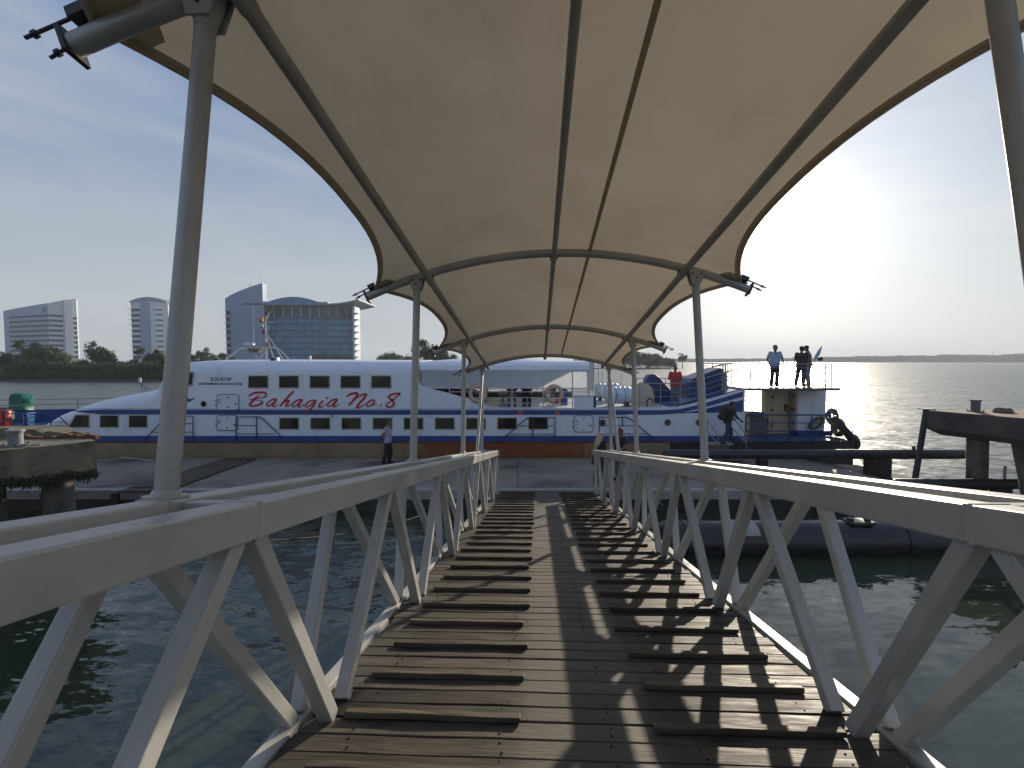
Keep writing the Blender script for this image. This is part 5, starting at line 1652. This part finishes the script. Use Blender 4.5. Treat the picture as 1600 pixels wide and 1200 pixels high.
cl = dict(knL=(-.10, .18, .56), anL=(-.11, .20, .20), toL=(-.12, .34, .16), knR=(.10, -.04, .50), anR=(.11, -.24, .10), toR=(.12, -.10, .035),
          elR=(.27, .14, 1.18), wrR=(.26, .34, 1.08), hnR=(.26, .41, 1.06), elL=(-.27, .06, 1.14), wrL=(-.2, .26, 1.06), hnL=(-.2, .33, 1.04))
pb = foot(1136, 18.15, PZ + .66)
person('man with a backpack climbing the boarding steps at the ferry stern', pb, -pi / 2, 1.68, 'shirt_black', 'jeans', cl, sleeve=1.7, lean=.25)
bp = thing('backpack', 'dark backpack on the back of the man climbing the steps', 'backpack', pb + Vector((-.12, 0, 1.1)))
c = pb + Vector((-.17, 0, 1.22))
bb = MB()
caps(bb, c + Vector((-.04, -.07, -.17)), c + Vector((.05, -.07, .14)), .13, .11)
caps(bb, c + Vector((-.04, .07, -.17)), c + Vector((.05, .07, .14)), .13, .11)
link('bag', remesh(bb, .016, 4), 'shirt_black', bp)
bb = MB(); caps(bb, c + Vector((-.14, -.05, -.14)), c + Vector((-.14, .05, -.14)), .08, .08)
link('front_pocket', remesh(bb, .016, 4), 'shirt_dark', bp)
for s_ in (-.12, .12):
    MB().path([c + Vector((.05, s_, .20)), c + Vector((.17, s_, .26)), c + Vector((.27, s_, .14)), c + Vector((.20, s_, -.12)), c + Vector((.03, s_, -.20))], .02, 6).build('shoulder_strap', 'shirt_dark', bp)
person('man in pale blue shirt standing alone on the stern platform', foot(1207, CY - 1.9, zp), pi * .98, 1.74, 'shirt_blue', 'trousers_black', dict(elL=(-.30, .0, 1.16), wrL=(-.24, .18, 1.02), hnL=(-.22, .25, .99), elR=(.28, -.06, 1.14), wrR=(.20, .02, .92), hnR=(.18, .06, .84)), sleeve=.6)
person('man in dark shirt on the stern platform facing his companion', foot(1248, CY - 1.6, zp), -.9, 1.70, 'shirt_dark', 'jeans', {**cross, 'knL': (-.14, .03, .5), 'anL': (-.2, 0, .085), 'toL': (-.23, .15, .035)}, sleeve=.6)
person('man in brown shirt leaning in to talk at the stern platform rail', foot(1259, CY - 1.3, zp), .9, 1.76, 'shirt_tan', 'jeans_grey', {**phone}, sleeve=.6, lean=.08)
sit = dict(pel=(0, 0, .50), wai=(0, -.01, .66), che=(0, -.02, .90), nec=(0, -.02, 1.07), hed=(0, .01, 1.20), shL=(-.19, -.02, 1.01), elL=(-.25, .06, .76), wrL=(-.13, .27, .66), hnL=(-.11, .34, .63),
           shR=(.19, -.02, 1.01), elR=(.25, .06, .76), wrR=(.13, .27, .66), hnR=(.11, .34, .63), hiL=(-.09, 0, .49), knL=(-.12, .42, .49), anL=(-.12, .44, .085), toL=(-.13, .60, .035), hiR=(.09, 0, .49), knR=(.12, .42, .49), anR=(.12, .44, .085), toR=(.13, .60, .035))
for px, sh_, tr_, lab in ((716, 'shirt_pink', 'jeans', 'passenger in pink seated by the rail nearest the slanting white wing'), (800, 'shirt_pink', 'jeans_grey', 'passenger in dark pink seated between the two life rings'), (823, 'shirt_dark', 'trousers_black', 'passenger in dark clothes seated just left of the second life ring')):
    x = W(px, 620, FYN + .75).x
    b0 = Vector((x, FYN + 1.0, dk))
    person(lab, b0, pi, 1.66, sh_, tr_, sit, sleeve=.6)
    tt = thing('deck_stool', 'small stool under the ' + lab.split(' seated')[0], 'stool', b0)
    MB().box((x - .2, FYN + .82, dk + .36), (x + .2, FYN + 1.2, dk + .40)).build('seat', 'seat_white', tt, bevel=.01)
    for i in (-.16, .16):
        for j in (.86, 1.16):
            MB().box((x + i - .015, FYN + j - .015, dk), (x + i + .015, FYN + j + .015, dk + .36)).build('leg', 'rail_steel', tt)

# ---------------------------------------------------------------- trees
def crown_mesh(seed, h, r, n_clump, n_leaf, leaf, base=.18, flat=1.0):
    rnd = random.Random(seed)
    vs_, fs = [], []
    cl_ = []
    for k in range(n_clump):
        while True:
            x, y, z = rnd.uniform(-1, 1), rnd.uniform(-1, 1), rnd.uniform(-1, 1)
            d = x * x + y * y + z * z
            if .15 < d < 1:
                break
        wob = .75 + .5 * mnoise.noise(Vector((x * 1.7 + seed, y * 1.7, z * 1.7)))
        cl_.append((Vector((x * r * wob, y * r * wob, h * base + (h * (1 - base)) * (.5 + .5 * z * wob * flat))), r * rnd.uniform(.16, .34)))
    for c_, cr_ in cl_:
        for j in range(n_leaf):
            d = Vector((rnd.gauss(0, 1), rnd.gauss(0, 1), rnd.gauss(0, .8)))
            d = d.normalized() * cr_ * rnd.uniform(.35, 1.05)
            p = c_ + d
            if p.z < .1:
                continue
            nn_ = (d.normalized() + Vector((rnd.gauss(0, .5), rnd.gauss(0, .5), rnd.gauss(0, .5) + .4))).normalized()
            a_ = nn_.orthogonal().normalized()
            a_ = Matrix.Rotation(rnd.uniform(0, 6.28), 3, nn_) @ a_
            b2 = nn_.cross(a_)
            s_ = leaf * rnd.uniform(.6, 1.3)
            o_ = len(vs_)
            vs_ += [p - a_ * s_ * .5, p + b2 * s_ * .3, p + a_ * s_ * .5 + nn_ * s_ * .08, p - b2 * s_ * .3]
            fs.append((o_, o_ + 1, o_ + 2, o_ + 3))
    me = bpy.data.meshes.new('crown')
    me.from_pydata([tuple(v) for v in vs_], [], fs)
    return me, cl_
def trunk_mesh(seed, h, r, clumps):
    rnd = random.Random(seed)
    mb = MB()
    top = Vector((rnd.uniform(-.3, .3), rnd.uniform(-.3, .3), h * .62))
    mid = Vector((rnd.uniform(-.2, .2), rnd.uniform(-.2, .2), h * .32))
    b0 = h * .022
    mb.path([Vector((0, 0, -.4)), Vector((0, 0, h * .1)), mid, top], [b0 * 1.5, b0 * 1.1, b0 * .8, b0 * .4], 8)
    for c_, cr_ in rnd.sample(clumps, min(9, len(clumps))):
        s_ = mid.lerp(top, rnd.random())
        e_ = s_.lerp(c_, .9)
        mb.path([s_, s_.lerp(e_, .5) + Vector((0, 0, h * .03)), e_], [b0 * .5, b0 * .33, b0 * .12], 6)
    return mb.mesh('trunk', smooth=True)
kinds = []
for i, (h, r, nc, nl, lf) in enumerate(((5.2, 3.6, 46, 70, .42), (6.4, 3.3, 44, 70, .42), (4.4, 4.0, 48, 64, .42), (7.2, 3.0, 34, 60, .40))):
    cm_, cl_ = crown_mesh(20 + i, h, r, nc, nl, lf, base=.06 if i < 3 else .32)
    kinds.append((cm_, trunk_mesh(40 + i, h, r, cl_)))
for cm_, tm in kinds:
    cm_.materials.append(M['leaf']); tm.materials.append(M['bark'])
def tree(kind, x, y, s_, label, group, name='mangrove_tree', z=.4):
    t = thing(name, label, 'tree', (x, y, z), group)
    t['_wl'] = [0, 0, 0]
    t.rotation_euler = (0, 0, random.uniform(0, 6.28))
    t.scale = (s_, s_, s_ * random.uniform(.92, 1.08))
    o = link('trunk', kinds[kind][1], None, t)
    o = link('crown', kinds[kind][0], None, t)
    return t
def shore_y(x):
    P_ = [(-420, 88), (-130, 100), (-92, 101), (-60, 104), (-38, 122), (-26, 150), (-8, 200), (30, 246), (58, 258), (82, 262)]
    for (x0_, y0_), (x1_, y1_) in zip(P_[:-1], P_[1:]):
        if x0_ <= x <= x1_:
            return y0_ + (y1_ - y0_) * (x - x0_) / (x1_ - x0_)
    return 100
rt = random.Random(11)
ORD = ['first', 'second', 'third', 'fourth', 'fifth', 'sixth', 'seventh', 'eighth', 'ninth', 'tenth', 'eleventh', 'twelfth', 'thirteenth', 'fourteenth', 'fifteenth', 'sixteenth']
def row(x, x_end, lo, hi, ks, dy, s0, s1, text_, grp):
    i = 0
    while x < x_end:
        tree(rt.choice(ks), x, shore_y(x) + dy + rt.uniform(-1, 1.5), rt.uniform(s0, s1), text_ % ORD[min(i, 15)], grp)
        x += rt.uniform(lo, hi)
        i += 1
row(-108.5, -66, 3.6, 4.6, (0, 2, 2, 0), 3.3, .74, .92, '%s dark mangrove from the left in the front row on the river bank', 'front row of bank mangroves')
row(-110.0, -64, 4.6, 6.4, (0, 1, 2, 1), 8.5, .74, .98, '%s tree from the left in the row behind the bank mangroves', 'second row of bank trees')
def at_px(px, Y):
    return (px - 800) / F * Y
for px, Y, k, s_, lab in ((60, 116, 1, 1.40, 'tallest bushy bank tree in front of the leftmost office tower'), (82, 117, 0, 1.55, 'broad bank tree covering the right foot of the leftmost tower'), (40, 117, 2, 1.55, 'rounded bank tree covering the left foot of the leftmost tower'),
                          (152, 116, 3, 1.16, 'open-crowned tree standing clear between the two left towers'), (166, 118, 3, .98, 'smaller open-crowned tree right of the clear-standing one'), (240, 117, 1, 1.18, 'bank tree half hidden by the near left canopy post'), (268, 119, 1, 1.1, 'bank tree just behind the ferry windscreen'),
                          (4, 114, 3, .95, 'thin tree at the left edge of the picture')):
    tree(k, at_px(px, Y), Y, s_, lab, None, 'bank_tree')
for px, Y, k, s_, lab in ((319, 190, 3, 1.25, 'small palm-like tree top poking above the ferry roof'), (330, 195, 3, 1.0, 'low tree top above the ferry roof right of the palm-like one'),
                          (606, 190, 0, 1.55, 'low round tree right of the glass building'), (630, 186, 1, 1.1, 'low tree left of the tall tree behind the canopy post'), (640, 182, 2, 1.3, 'small tree at the left foot of the tall tree'),
                          (668, 165, 1, 1.95, 'tall dark tree behind the second canopy post'), (684, 168, 1, 1.6, 'second tall tree behind the canopy edge'), (700, 170, 0, 1.5, 'tree behind the white ferry after roof')):
    tree(k, at_px(px, Y), Y, s_, lab, None, 'bank_tree')
for i, (px, Y, k, s_) in enumerate(((966, 262, 1, 1.5), (978, 262, 0, 1.7), (990, 258, 1, 1.55), (1000, 264, 0, 1.85), (1012, 260, 2, 2.0), (1022, 266, 1, 1.45), (1032, 262, 2, 1.75), (1043, 264, 0, 1.25), (1050, 266, 2, 1.1))):
    tree(k, at_px(px, Y), Y, s_, '%s tree from the left on the wooded river point beyond the after deck' % ORD[i], 'trees on the wooded point')
tree(3, at_px(1066, 268), 268, 1.25, 'lone thin tree at the tip of the wooded river point', None, 'bank_tree')
# far wooded shore: one mass of leaf clumps along the horizon
rf = random.Random(5)
vs_, fs = [], []
def far_line(n, xr, yf, hf, leaf):
    for k in range(n):
        x = rf.uniform(*xr)
        y = yf(x) + rf.uniform(0, 26)
        h = hf(x) * (.62 + .38 * (.5 + .5 * mnoise.noise(Vector((x * .03, 1, 2)))) + .16 * mnoise.noise(Vector((x * .13, 5, 1))))
        z = .4 + h * rf.random() ** .8
        nn_ = Vector((rf.gauss(0, .6), -1, rf.gauss(0, .6) + .5)).normalized()
        a_ = Matrix.Rotation(rf.uniform(0, 6.28), 3, nn_) @ nn_.orthogonal().normalized()
        b2 = nn_.cross(a_)
        s_ = leaf * rf.uniform(.6, 1.3)
        p = Vector((x, y, z))
        o_ = len(vs_)
        vs_.extend([p - a_ * s_, p - b2 * s_ * .7, p + a_ * s_, p + b2 * s_ * .7])
        fs.append((o_, o_ + 1, o_ + 2, o_ + 3))
def far_y(x):
    P_ = [(-1500, 900), (-300, 1080), (200, 1120), (520, 1130), (900, 1080), (1350, 900), (2300, 500)]
    for (x0_, y0_), (x1_, y1_) in zip(P_[:-1], P_[1:]):
        if x0_ <= x <= x1_:
            return y0_ + (y1_ - y0_) * (x - x0_) / (x1_ - x0_) + 4
    return 1100
far_line(60000, (150, 1500), far_y, lambda x: 8.5 + 10.5 * min(1, max(0, (x - 560) / 420)), 1.7)
me = bpy.data.meshes.new('far_woodland'); me.from_pydata([tuple(v) for v in vs_], [], fs)
tag(link('far_woodland', me, 'leaf_far'), 'long low wooded shoreline across the water under the sun', 'woodland', kind='stuff')
vs_, fs = [], []
rr_ = random.Random(9)
for k in range(26000):                    # undergrowth along the near bank
    x = rr_.uniform(-135, -58)
    y = shore_y(x) + .4 + abs(rr_.gauss(0, 3.0))
    z = .2 + rr_.random() ** 1.3 * 2.6 * (.7 + .4 * mnoise.noise(Vector((x * .2, 3, 3))))
    nn_ = Vector((rr_.gauss(0, .6), -.6, rr_.gauss(0, .6) + .6)).normalized()
    a_ = Matrix.Rotation(rr_.uniform(0, 6.28), 3, nn_) @ nn_.orthogonal().normalized()
    b2 = nn_.cross(a_)
    s_ = .24 * rr_.uniform(.6, 1.3)
    p = Vector((x, y, z)); o_ = len(vs_)
    vs_.extend([p - a_ * s_, p - b2 * s_ * .6, p + a_ * s_, p + b2 * s_ * .6]); fs.append((o_, o_ + 1, o_ + 2, o_ + 3))
me = bpy.data.meshes.new('bank_undergrowth'); me.from_pydata([tuple(v) for v in vs_], [], fs)
tag(link('bank_undergrowth', me, 'leaf'), 'dense dark undergrowth along the foot of the left bank', 'undergrowth', kind='stuff')

# ---------------------------------------------------------------- buildings across the river
def vquad(mb, a, b, z0, z1, out_=(0, 0, 0), th=.4):
    """vertical panel between ground points a,b"""
    a, b = Vector(a), Vector(b)
    d = (b - a).normalized()
    nn_ = Vector((d.y, -d.x, 0))
    if nn_.y > 0: nn_ = -nn_
    P_ = [Vector((a.x, a.y, z0)), Vector((b.x, b.y, z0)), Vector((b.x, b.y, z1)), Vector((a.x, a.y, z1))]
    return mb.prism(P_, nn_ * th, nn_ * -.2)
def gp(px, Y):
    return Vector(((px - 800) / F * Y, Y, 0))
def bz(py, Y):
    return CAMZ + (HOR - py) / F * Y
# leftmost tower: wedge with rising curved parapet
D = 380
A0, A1, A2 = gp(10, D + 22), gp(80, D), gp(124, D + 16)
A3 = A0 + (A2 - A1)
ta = thing('office_tower', 'leftmost white office tower with ribbon windows and a roof rising to the right', 'building', (A1.x, A1.y, 0))
topl = [(0, 486.5), (.25, 483), (.5, 480), (.75, 477.0), (1, 474.3)]
front = [A0.lerp(A1, f) + Vector((0, 0, bz(py, A0.lerp(A1, f).y))) for f, py in topl]
sidep = [A1.lerp(A2, f) + Vector((0, 0, bz(py, A1.lerp(A2, f).y))) for f, py in ((0, 474.3), (.5, 470.2), (1, 467.5))]
wl = [Vector((p.x, p.y, 0)) for p in front][::-1]
def wall_strip(top_pts, matn, name, parent, inward):
    lo_ = [Vector((p.x, p.y, 0)) for p in top_pts]
    mb = MB()
    n = len(top_pts)
    inw = Vector(inward)
    v_ = lo_ + top_pts + [p + inw for p in lo_] + [p + inw for p in top_pts]
    f_ = []
    for i in range(n - 1):
        f_ += [(i, i + 1, n + i + 1, n + i), (2 * n + i, 3 * n + i, 3 * n + i + 1, 2 * n + i + 1), (n + i, n + i + 1, 3 * n + i + 1, 3 * n + i)]
    f_ += [(0, n, 3 * n, 2 * n), (n - 1, 3 * n - 1, 4 * n - 1, 2 * n - 1)]
    return mb.add(v_, f_).build(name, matn, parent, smooth=False)
wall_strip(front, 'bld_white_shaded', 'wall', ta, (4, 12, 0))  # shaded face of the white tower, darkened by its colour
wall_strip(sidep, 'bld_white', 'wall', ta, (-8, 10, 0))
MB().prism([Vector((A0.x + 3, A0.y + 3, 0)), Vector((A1.x, A1.y + 6, 0)), Vector((A2.x - 3, A2.y + 3, 0)), Vector((A3.x, A3.y, 0))], (0, 0, 0), (0, 0, bz(486, D))).build('core', 'bld_white', ta)
for k in range(9):
    py = 491.5 + 7.75 * k
    z1, z0 = bz(py, D), bz(py + 3.3, D)
    a_, b_2 = A0.lerp(A1, .14), A0.lerp(A1, .995)
    vquad(MB(), a_, b_2, z0, z1, th=.12).build('window', 'bld_window', ta)
    a_, b_2 = A1.lerp(A2, .01), A1.lerp(A2, .48)
    vquad(MB(), a_, b_2, z0, z1, th=.12).build('window', 'bld_window', ta)
    a_, b_2 = A1.lerp(A2, .86), A1.lerp(A2, .99)
    vquad(MB(), a_, b_2, z0 - 1.2, z1 - 1.2, th=.12).build('window', 'bld_window', ta)
    a_, b_2 = A0.lerp(A1, .12), A0.lerp(A1, 1.0)
    vquad(MB(), a_, b_2, z1 + .05, z1 + .30, th=.35).build('sunshade', 'bld_white', ta)
    a_, b_2 = A1.lerp(A2, .0), A1.lerp(A2, .49)
    vquad(MB(), a_, b_2, z1 + .05, z1 + .30, th=.35).build('sunshade', 'bld_white', ta)
    a_, b_2 = A1.lerp(A2, .86), A1.lerp(A2, 1.04)
    vquad(MB(), a_, b_2, z1 - 1.1, z1 - .8, th=.7).build('sunshade', 'bld_white', ta)
vquad(MB(), A1.lerp(A2, .53), A1.lerp(A2, .82), 0, bz(469.5, D + 10), th=1.2).build('stair_tower', 'bld_white', ta)
e = A0.lerp(A1, .93)
zc = bz(484.5, e.y)
MB().prism([Vector((e.x - 1.3, e.y, zc - 1.6)), Vector((e.x + 1.3, e.y, zc - 1.6)), Vector((e.x + 1.6, e.y, zc - .2)), Vector((e.x, e.y, zc + 2.2)), Vector((e.x - 1.5, e.y, zc - .2))], (0, -.6, 0), (0, -.35, 0)).build('emblem', 'bld_blue', ta)
# slim second tower
D = 350
B0, B1, B2 = gp(208.5, D + 6), gp(239.5, D), gp(266, D + 10)
tb = thing('slim_tower', 'slim white office tower with a curved roof just left of the near canopy post', 'building', (B1.x, B1.y, 0))
MB().prism([B0, B1, B2, B2 + Vector((-8, 12, 0)), B0 + Vector((2, 16, 0))], (0, 0, 0), (0, 0, bz(472, D))).build('core', 'bld_white', tb)
vquad(MB(), B0.lerp(B1, .48), B1, 0, bz(471.5, D), th=.6).build('blank_panel', 'bld_white_shaded', tb)
arc = []
for f in span(0, 1, 12):
    q_ = B0.lerp(B2, f)
    arc.append(q_ + Vector((0, 0, bz(470.5 - 7.5 * sin(pi * min(1, f * 1.0)) ** .8, D))))
base_ = [Vector((p.x, p.y, bz(471.9, D))) for p in arc]
MB().prism(arc + base_[::-1], (0, -1.2, 0), (0, 9, 0)).build('curved_roof', 'bld_grey', tb)
for k in range(10):
    py = 482 + 8.25 * k
    z1, z0 = bz(py, D), bz(py + 4, D)
    vquad(MB(), B0.lerp(B1, .02), B0.lerp(B1, .46), z0, z1, th=.15).build('window', 'bld_window', tb)
    vquad(MB(), B0.lerp(B1, -.12), B0.lerp(B1, .46), z1 + .05, z1 + .35, th=.45).build('sunshade', 'bld_white', tb)
    vquad(MB(), B1.lerp(B2, .30), B1.lerp(B2, .66), z0 + .9, z1 - .2, th=.12).build('window', 'bld_window', tb)
    vquad(MB(), B1.lerp(B2, .28), B1.lerp(B2, .68), z1 - .1, z1 + .2, th=.7).build('sunshade', 'bld_white', tb)
# low blue-roofed sheds between them
tl = thing('waterfront_shed', 'low blue roofed shed between the two left towers', 'building', gp(196, 200))
a_ = gp(183, 200); b_2 = gp(206, 200)
MB().box((a_.x, 200, 0), (b_2.x, 207, bz(571, 200))).build('wall', 'bld_white', tl)
MB().prism([Vector((a_.x - .5, 199.5, bz(571, 200))), Vector((b_2.x + .5, 199.5, bz(571, 200))), Vector((b_2.x, 203, bz(566.5, 200))), Vector((a_.x, 203, bz(566.5, 200)))], (0, 0, 0), (0, 4, 0)).build('roof', 'bld_blue', tl)
for k in range(3):
    MB().box((a_.x + 1 + k * 1.7, 199.9, 1.0), (a_.x + 2.1 + k * 1.7, 200.02, bz(573, 200))).build('opening', 'bld_window', tl)
# glass headquarters
D = 280
tg = thing('glass_building', 'blue glass office building with sloped white wing and swept flat roof', 'building', gp(455, D))
def arcp(f, d=0):
    px = 388 + (557 - 388) * f
    return gp(px, D - 12 * sin(pi * (f * .8 + .12)) + 6 + d)
NC, NR = 15, 7
zbase = bz(575, D)
ztop = bz(497.5, D)
rows_ = [497.5 + 9.3 * k for k in range(NR + 1)]
inner = [arcp(k / NC, .6) for k in range(NC + 1)]
MB().prism(inner + [gp(557, D + 30), gp(388, D + 30)], (0, 0, 0), (0, 0, ztop - .1)).build('core', 'bld_glass_dark', tg)
for c_ in range(NC):
    a_, b_2 = arcp(c_ / NC), arcp((c_ + 1) / NC)
    dd = (b_2 - a_)
    for r_ in range(NR):
        z1, z0 = bz(rows_[r_] + 2.6, D), bz(rows_[r_ + 1] - .25, D)
        vquad(MB(), a_ + dd * .03, b_2 - dd * .03, z0, z1, th=.10).build('pane', 'bld_glass', tg)
        z1, z0 = bz(rows_[r_] + .1, D), bz(rows_[r_] + 2.3, D)
        vquad(MB(), a_ + dd * .01, b_2 - dd * .01, z0, z1, th=.14).build('spandrel_panel', 'bld_glass_dark', tg)
dk_ = 10.5 / NC
vquad(MB(), arcp(.685), arcp(.70), 0, ztop, th=.8).build('facade_fin', 'bld_glass_dark', tg)
for k in range(NR + 1):
    mb = MB()
    P_ = [arcp(f) + Vector((0, -.55, bz(rows_[k], D))) for f in span(0, 1, 15)]
    mb.path(P_, .16, 4).build('floor_ledge', 'bld_grey', tg)
# recessed top floor with columns
for c_ in range(12):
    f0, f1 = c_ / 12, (c_ + 1) / 12
    vquad(MB(), arcp(f0, 4), arcp(f1, 4), ztop, bz(480.5, D), th=.1).build('pane', 'bld_glass_dark', tg)
    p_ = arcp(f0, 1.5)
    MB().box((p_.x - .22, p_.y - .22, ztop), (p_.x + .22, p_.y + .22, bz(480, D))).build('column', 'bld_white', tg)
rf_ = []
for f in span(-.03, 1.03, 18):
    px = 388 + 169 * f
    lift = 0 if f < .78 else 7.5 * ((f - .78) / .27) ** 1.6
    z = bz(479.6 - lift, D)
    p_ = gp(px, D - 9)
    rf_.append([Vector((p_.x, p_.y, z)), Vector((p_.x, p_.y, z + .75)), Vector((p_.x, p_.y + 34, z + .75)), Vector((p_.x, p_.y + 34, z))])
MB().loft(rf_, True, True).build('swept_roof', 'bld_grey', tg)
dm = []
for f in span(0, 1, 14):
    dm.append(gp(413 + (507 - 413) * f, D - 2) + Vector((0, 0, bz(476.5 - 11.2 * sin(pi * f) ** .9, D))))
MB().prism([gp(413, D - 2) + Vector((0, 0, bz(478.4, D)))] + dm + [gp(507, D - 2) + Vector((0, 0, bz(478.4, D)))], (0, 0, 0), (0, 20, 0)).build('vaulted_roof', 'bld_glass', tg)
MB().prism([gp(500, D - 3) + Vector((0, 0, bz(478.4, D))), gp(514, D - 3) + Vector((0, 0, bz(478.4, D))), gp(514, D - 3) + Vector((0, 0, bz(473.5, D))), gp(500, D - 3) + Vector((0, 0, bz(473.5, D)))], (0, 0, 0), (0, 12, 0)).build('plant_room', 'bld_grey', tg)
wg = [(355, 575), (355, 470.5), (362, 466), (375, 460), (390, 454.5), (404, 450), (413, 447.5), (413, 575)]
wing_ = MB().prism([gp(px, D - 9) + Vector((0, 0, bz(py, D))) for px, py in wg], (0, 0, 0), (0, 5, 0)).build('white_wing', 'bld_white_shaded', tg)
MB().prism([gp(px, D - 10) + Vector((0, 0, bz(py, D))) for px, py in ((412.7, 500), (412.7, 436.5), (413.7, 436.5), (413.7, 500))], (0, 0, 0), (0, .5, 0)).build('wing_fin', 'bld_white', wing_)
for k in range(9):
    py = 488 + 9.6 * k
    z = bz(py, D)
    a_ = gp(353, D - 9.4); b_2 = gp(362, D - 9.4)
    MB().box((a_.x, a_.y - .5, z), (b_2.x, a_.y + 6, z + .3)).build('balcony_slab', 'bld_white', wing_)
    c2_ = gp(356, D - 9.3); d2_ = gp(362, D - 9.3)
    if k < 8:
        MB().box((c2_.x, c2_.y, z - 2.6), (d2_.x, c2_.y + .2, z - .6)).build('window', 'bld_window', wing_)
    a_ = gp(553, D - 3); b_2 = gp(560.5, D - 3)
    MB().box((a_.x, a_.y, z - 1), (b_2.x, a_.y + 6, z - .7)).build('balcony_slab', 'bld_white', tg)
MB().box((gp(554, D).x, D - 2, 0), (gp(557, D).x, D + 8, bz(480, D))).build('end_wall', 'bld_white', tg)
for P_ in ([(557, 490), (565, 473)], [(560, 479), (562, 490)]):
    MB().path([gp(px, D) + Vector((0, -6, bz(py, D))) for px, py in P_], .18, 6).build('roof_strut', 'bld_white', tg)
MB().path([gp(397.5, D - 12.5) + Vector((0, 0, bz(py, D))) for py in (482, 540)], .25, 6).build('drain_pipe', 'bld_white', tg)
for px, py0, py1 in ((393, 452, 447.5), (396, 451, 446)):
    MB().path([gp(px, D - 5) + Vector((0, 0, bz(py, D))) for py in (py0, py1)], .12, 5).build('antenna', 'bld_grey', wing_)
for px, s_, lab in ((512, .42, 'left shrub in the roof terrace of the glass building'), (541, .38, 'right shrub in the roof terrace of the glass building')):
    p_ = arcp((px - 388) / 169, 1)
    tree(2, p_.x, p_.y, s_, lab, None, 'terrace_shrub', ztop - .05)
for i, (px, s_) in enumerate(((490, .6), (500, .8), (514, .7), (528, .85), (543, .7))):
    p_ = arcp((px - 388) / 169, -3)
    tree(0, p_.x, p_.y, s_ * 2.0, '%s tree from the left against the foot of the glass building' % ORD[i], 'trees at the glass building')
# pylons on the far shore
for px, h, lab in ((1550.5, 26, 'thin lattice pylon on the far shore at the right edge'), (1397, 17, 'fainter pylon on the far shore right of the stern')):
    Y = far_y((px - 800) / F * 1000) + 30
    p_ = gp(px, Y)
    t = thing('pylon', lab, 'pylon', (p_.x, p_.y, .6))
    for s_ in (-1, 1):
        MB().path([p_ + Vector((s_ * 2.2, 0, .6)), p_ + Vector((s_ * .3, 0, h))], .22, 4).build('leg', 'bld_grey', t)
    for f in (.72, .86):
        MB().path([p_ + Vector((-3, 0, h * f)), p_ + Vector((3, 0, h * f))], .2, 4).build('cross_arm', 'bld_grey', t)

# ---------------------------------------------------------------- haze
def haze(density):
    m = bpy.data.materials.new('haze'); m.use_nodes = True
    n, l = m.node_tree.nodes, m.node_tree.links
    n.clear()
    v = n.new('ShaderNodeVolumePrincipled'); o_ = n.new('ShaderNodeOutputMaterial')
    v.inputs['Color'].default_value = (.80, .87, .95, 1)
    v.inputs['Density'].default_value = density
    v.inputs['Anisotropy'].default_value = .15
    l.new(v.outputs[0], o_.inputs['Volume'])
    me = MB().box((-5900, -580, -1.2), (5900, 3000, 75)).mesh('haze')
    me.materials.append(m)
    o = bpy.data.objects.new('haze', me); C.objects.link(o)
    tag(o, kind='stuff')
HAZE = .00035
if HAZE:
    haze(HAZE)
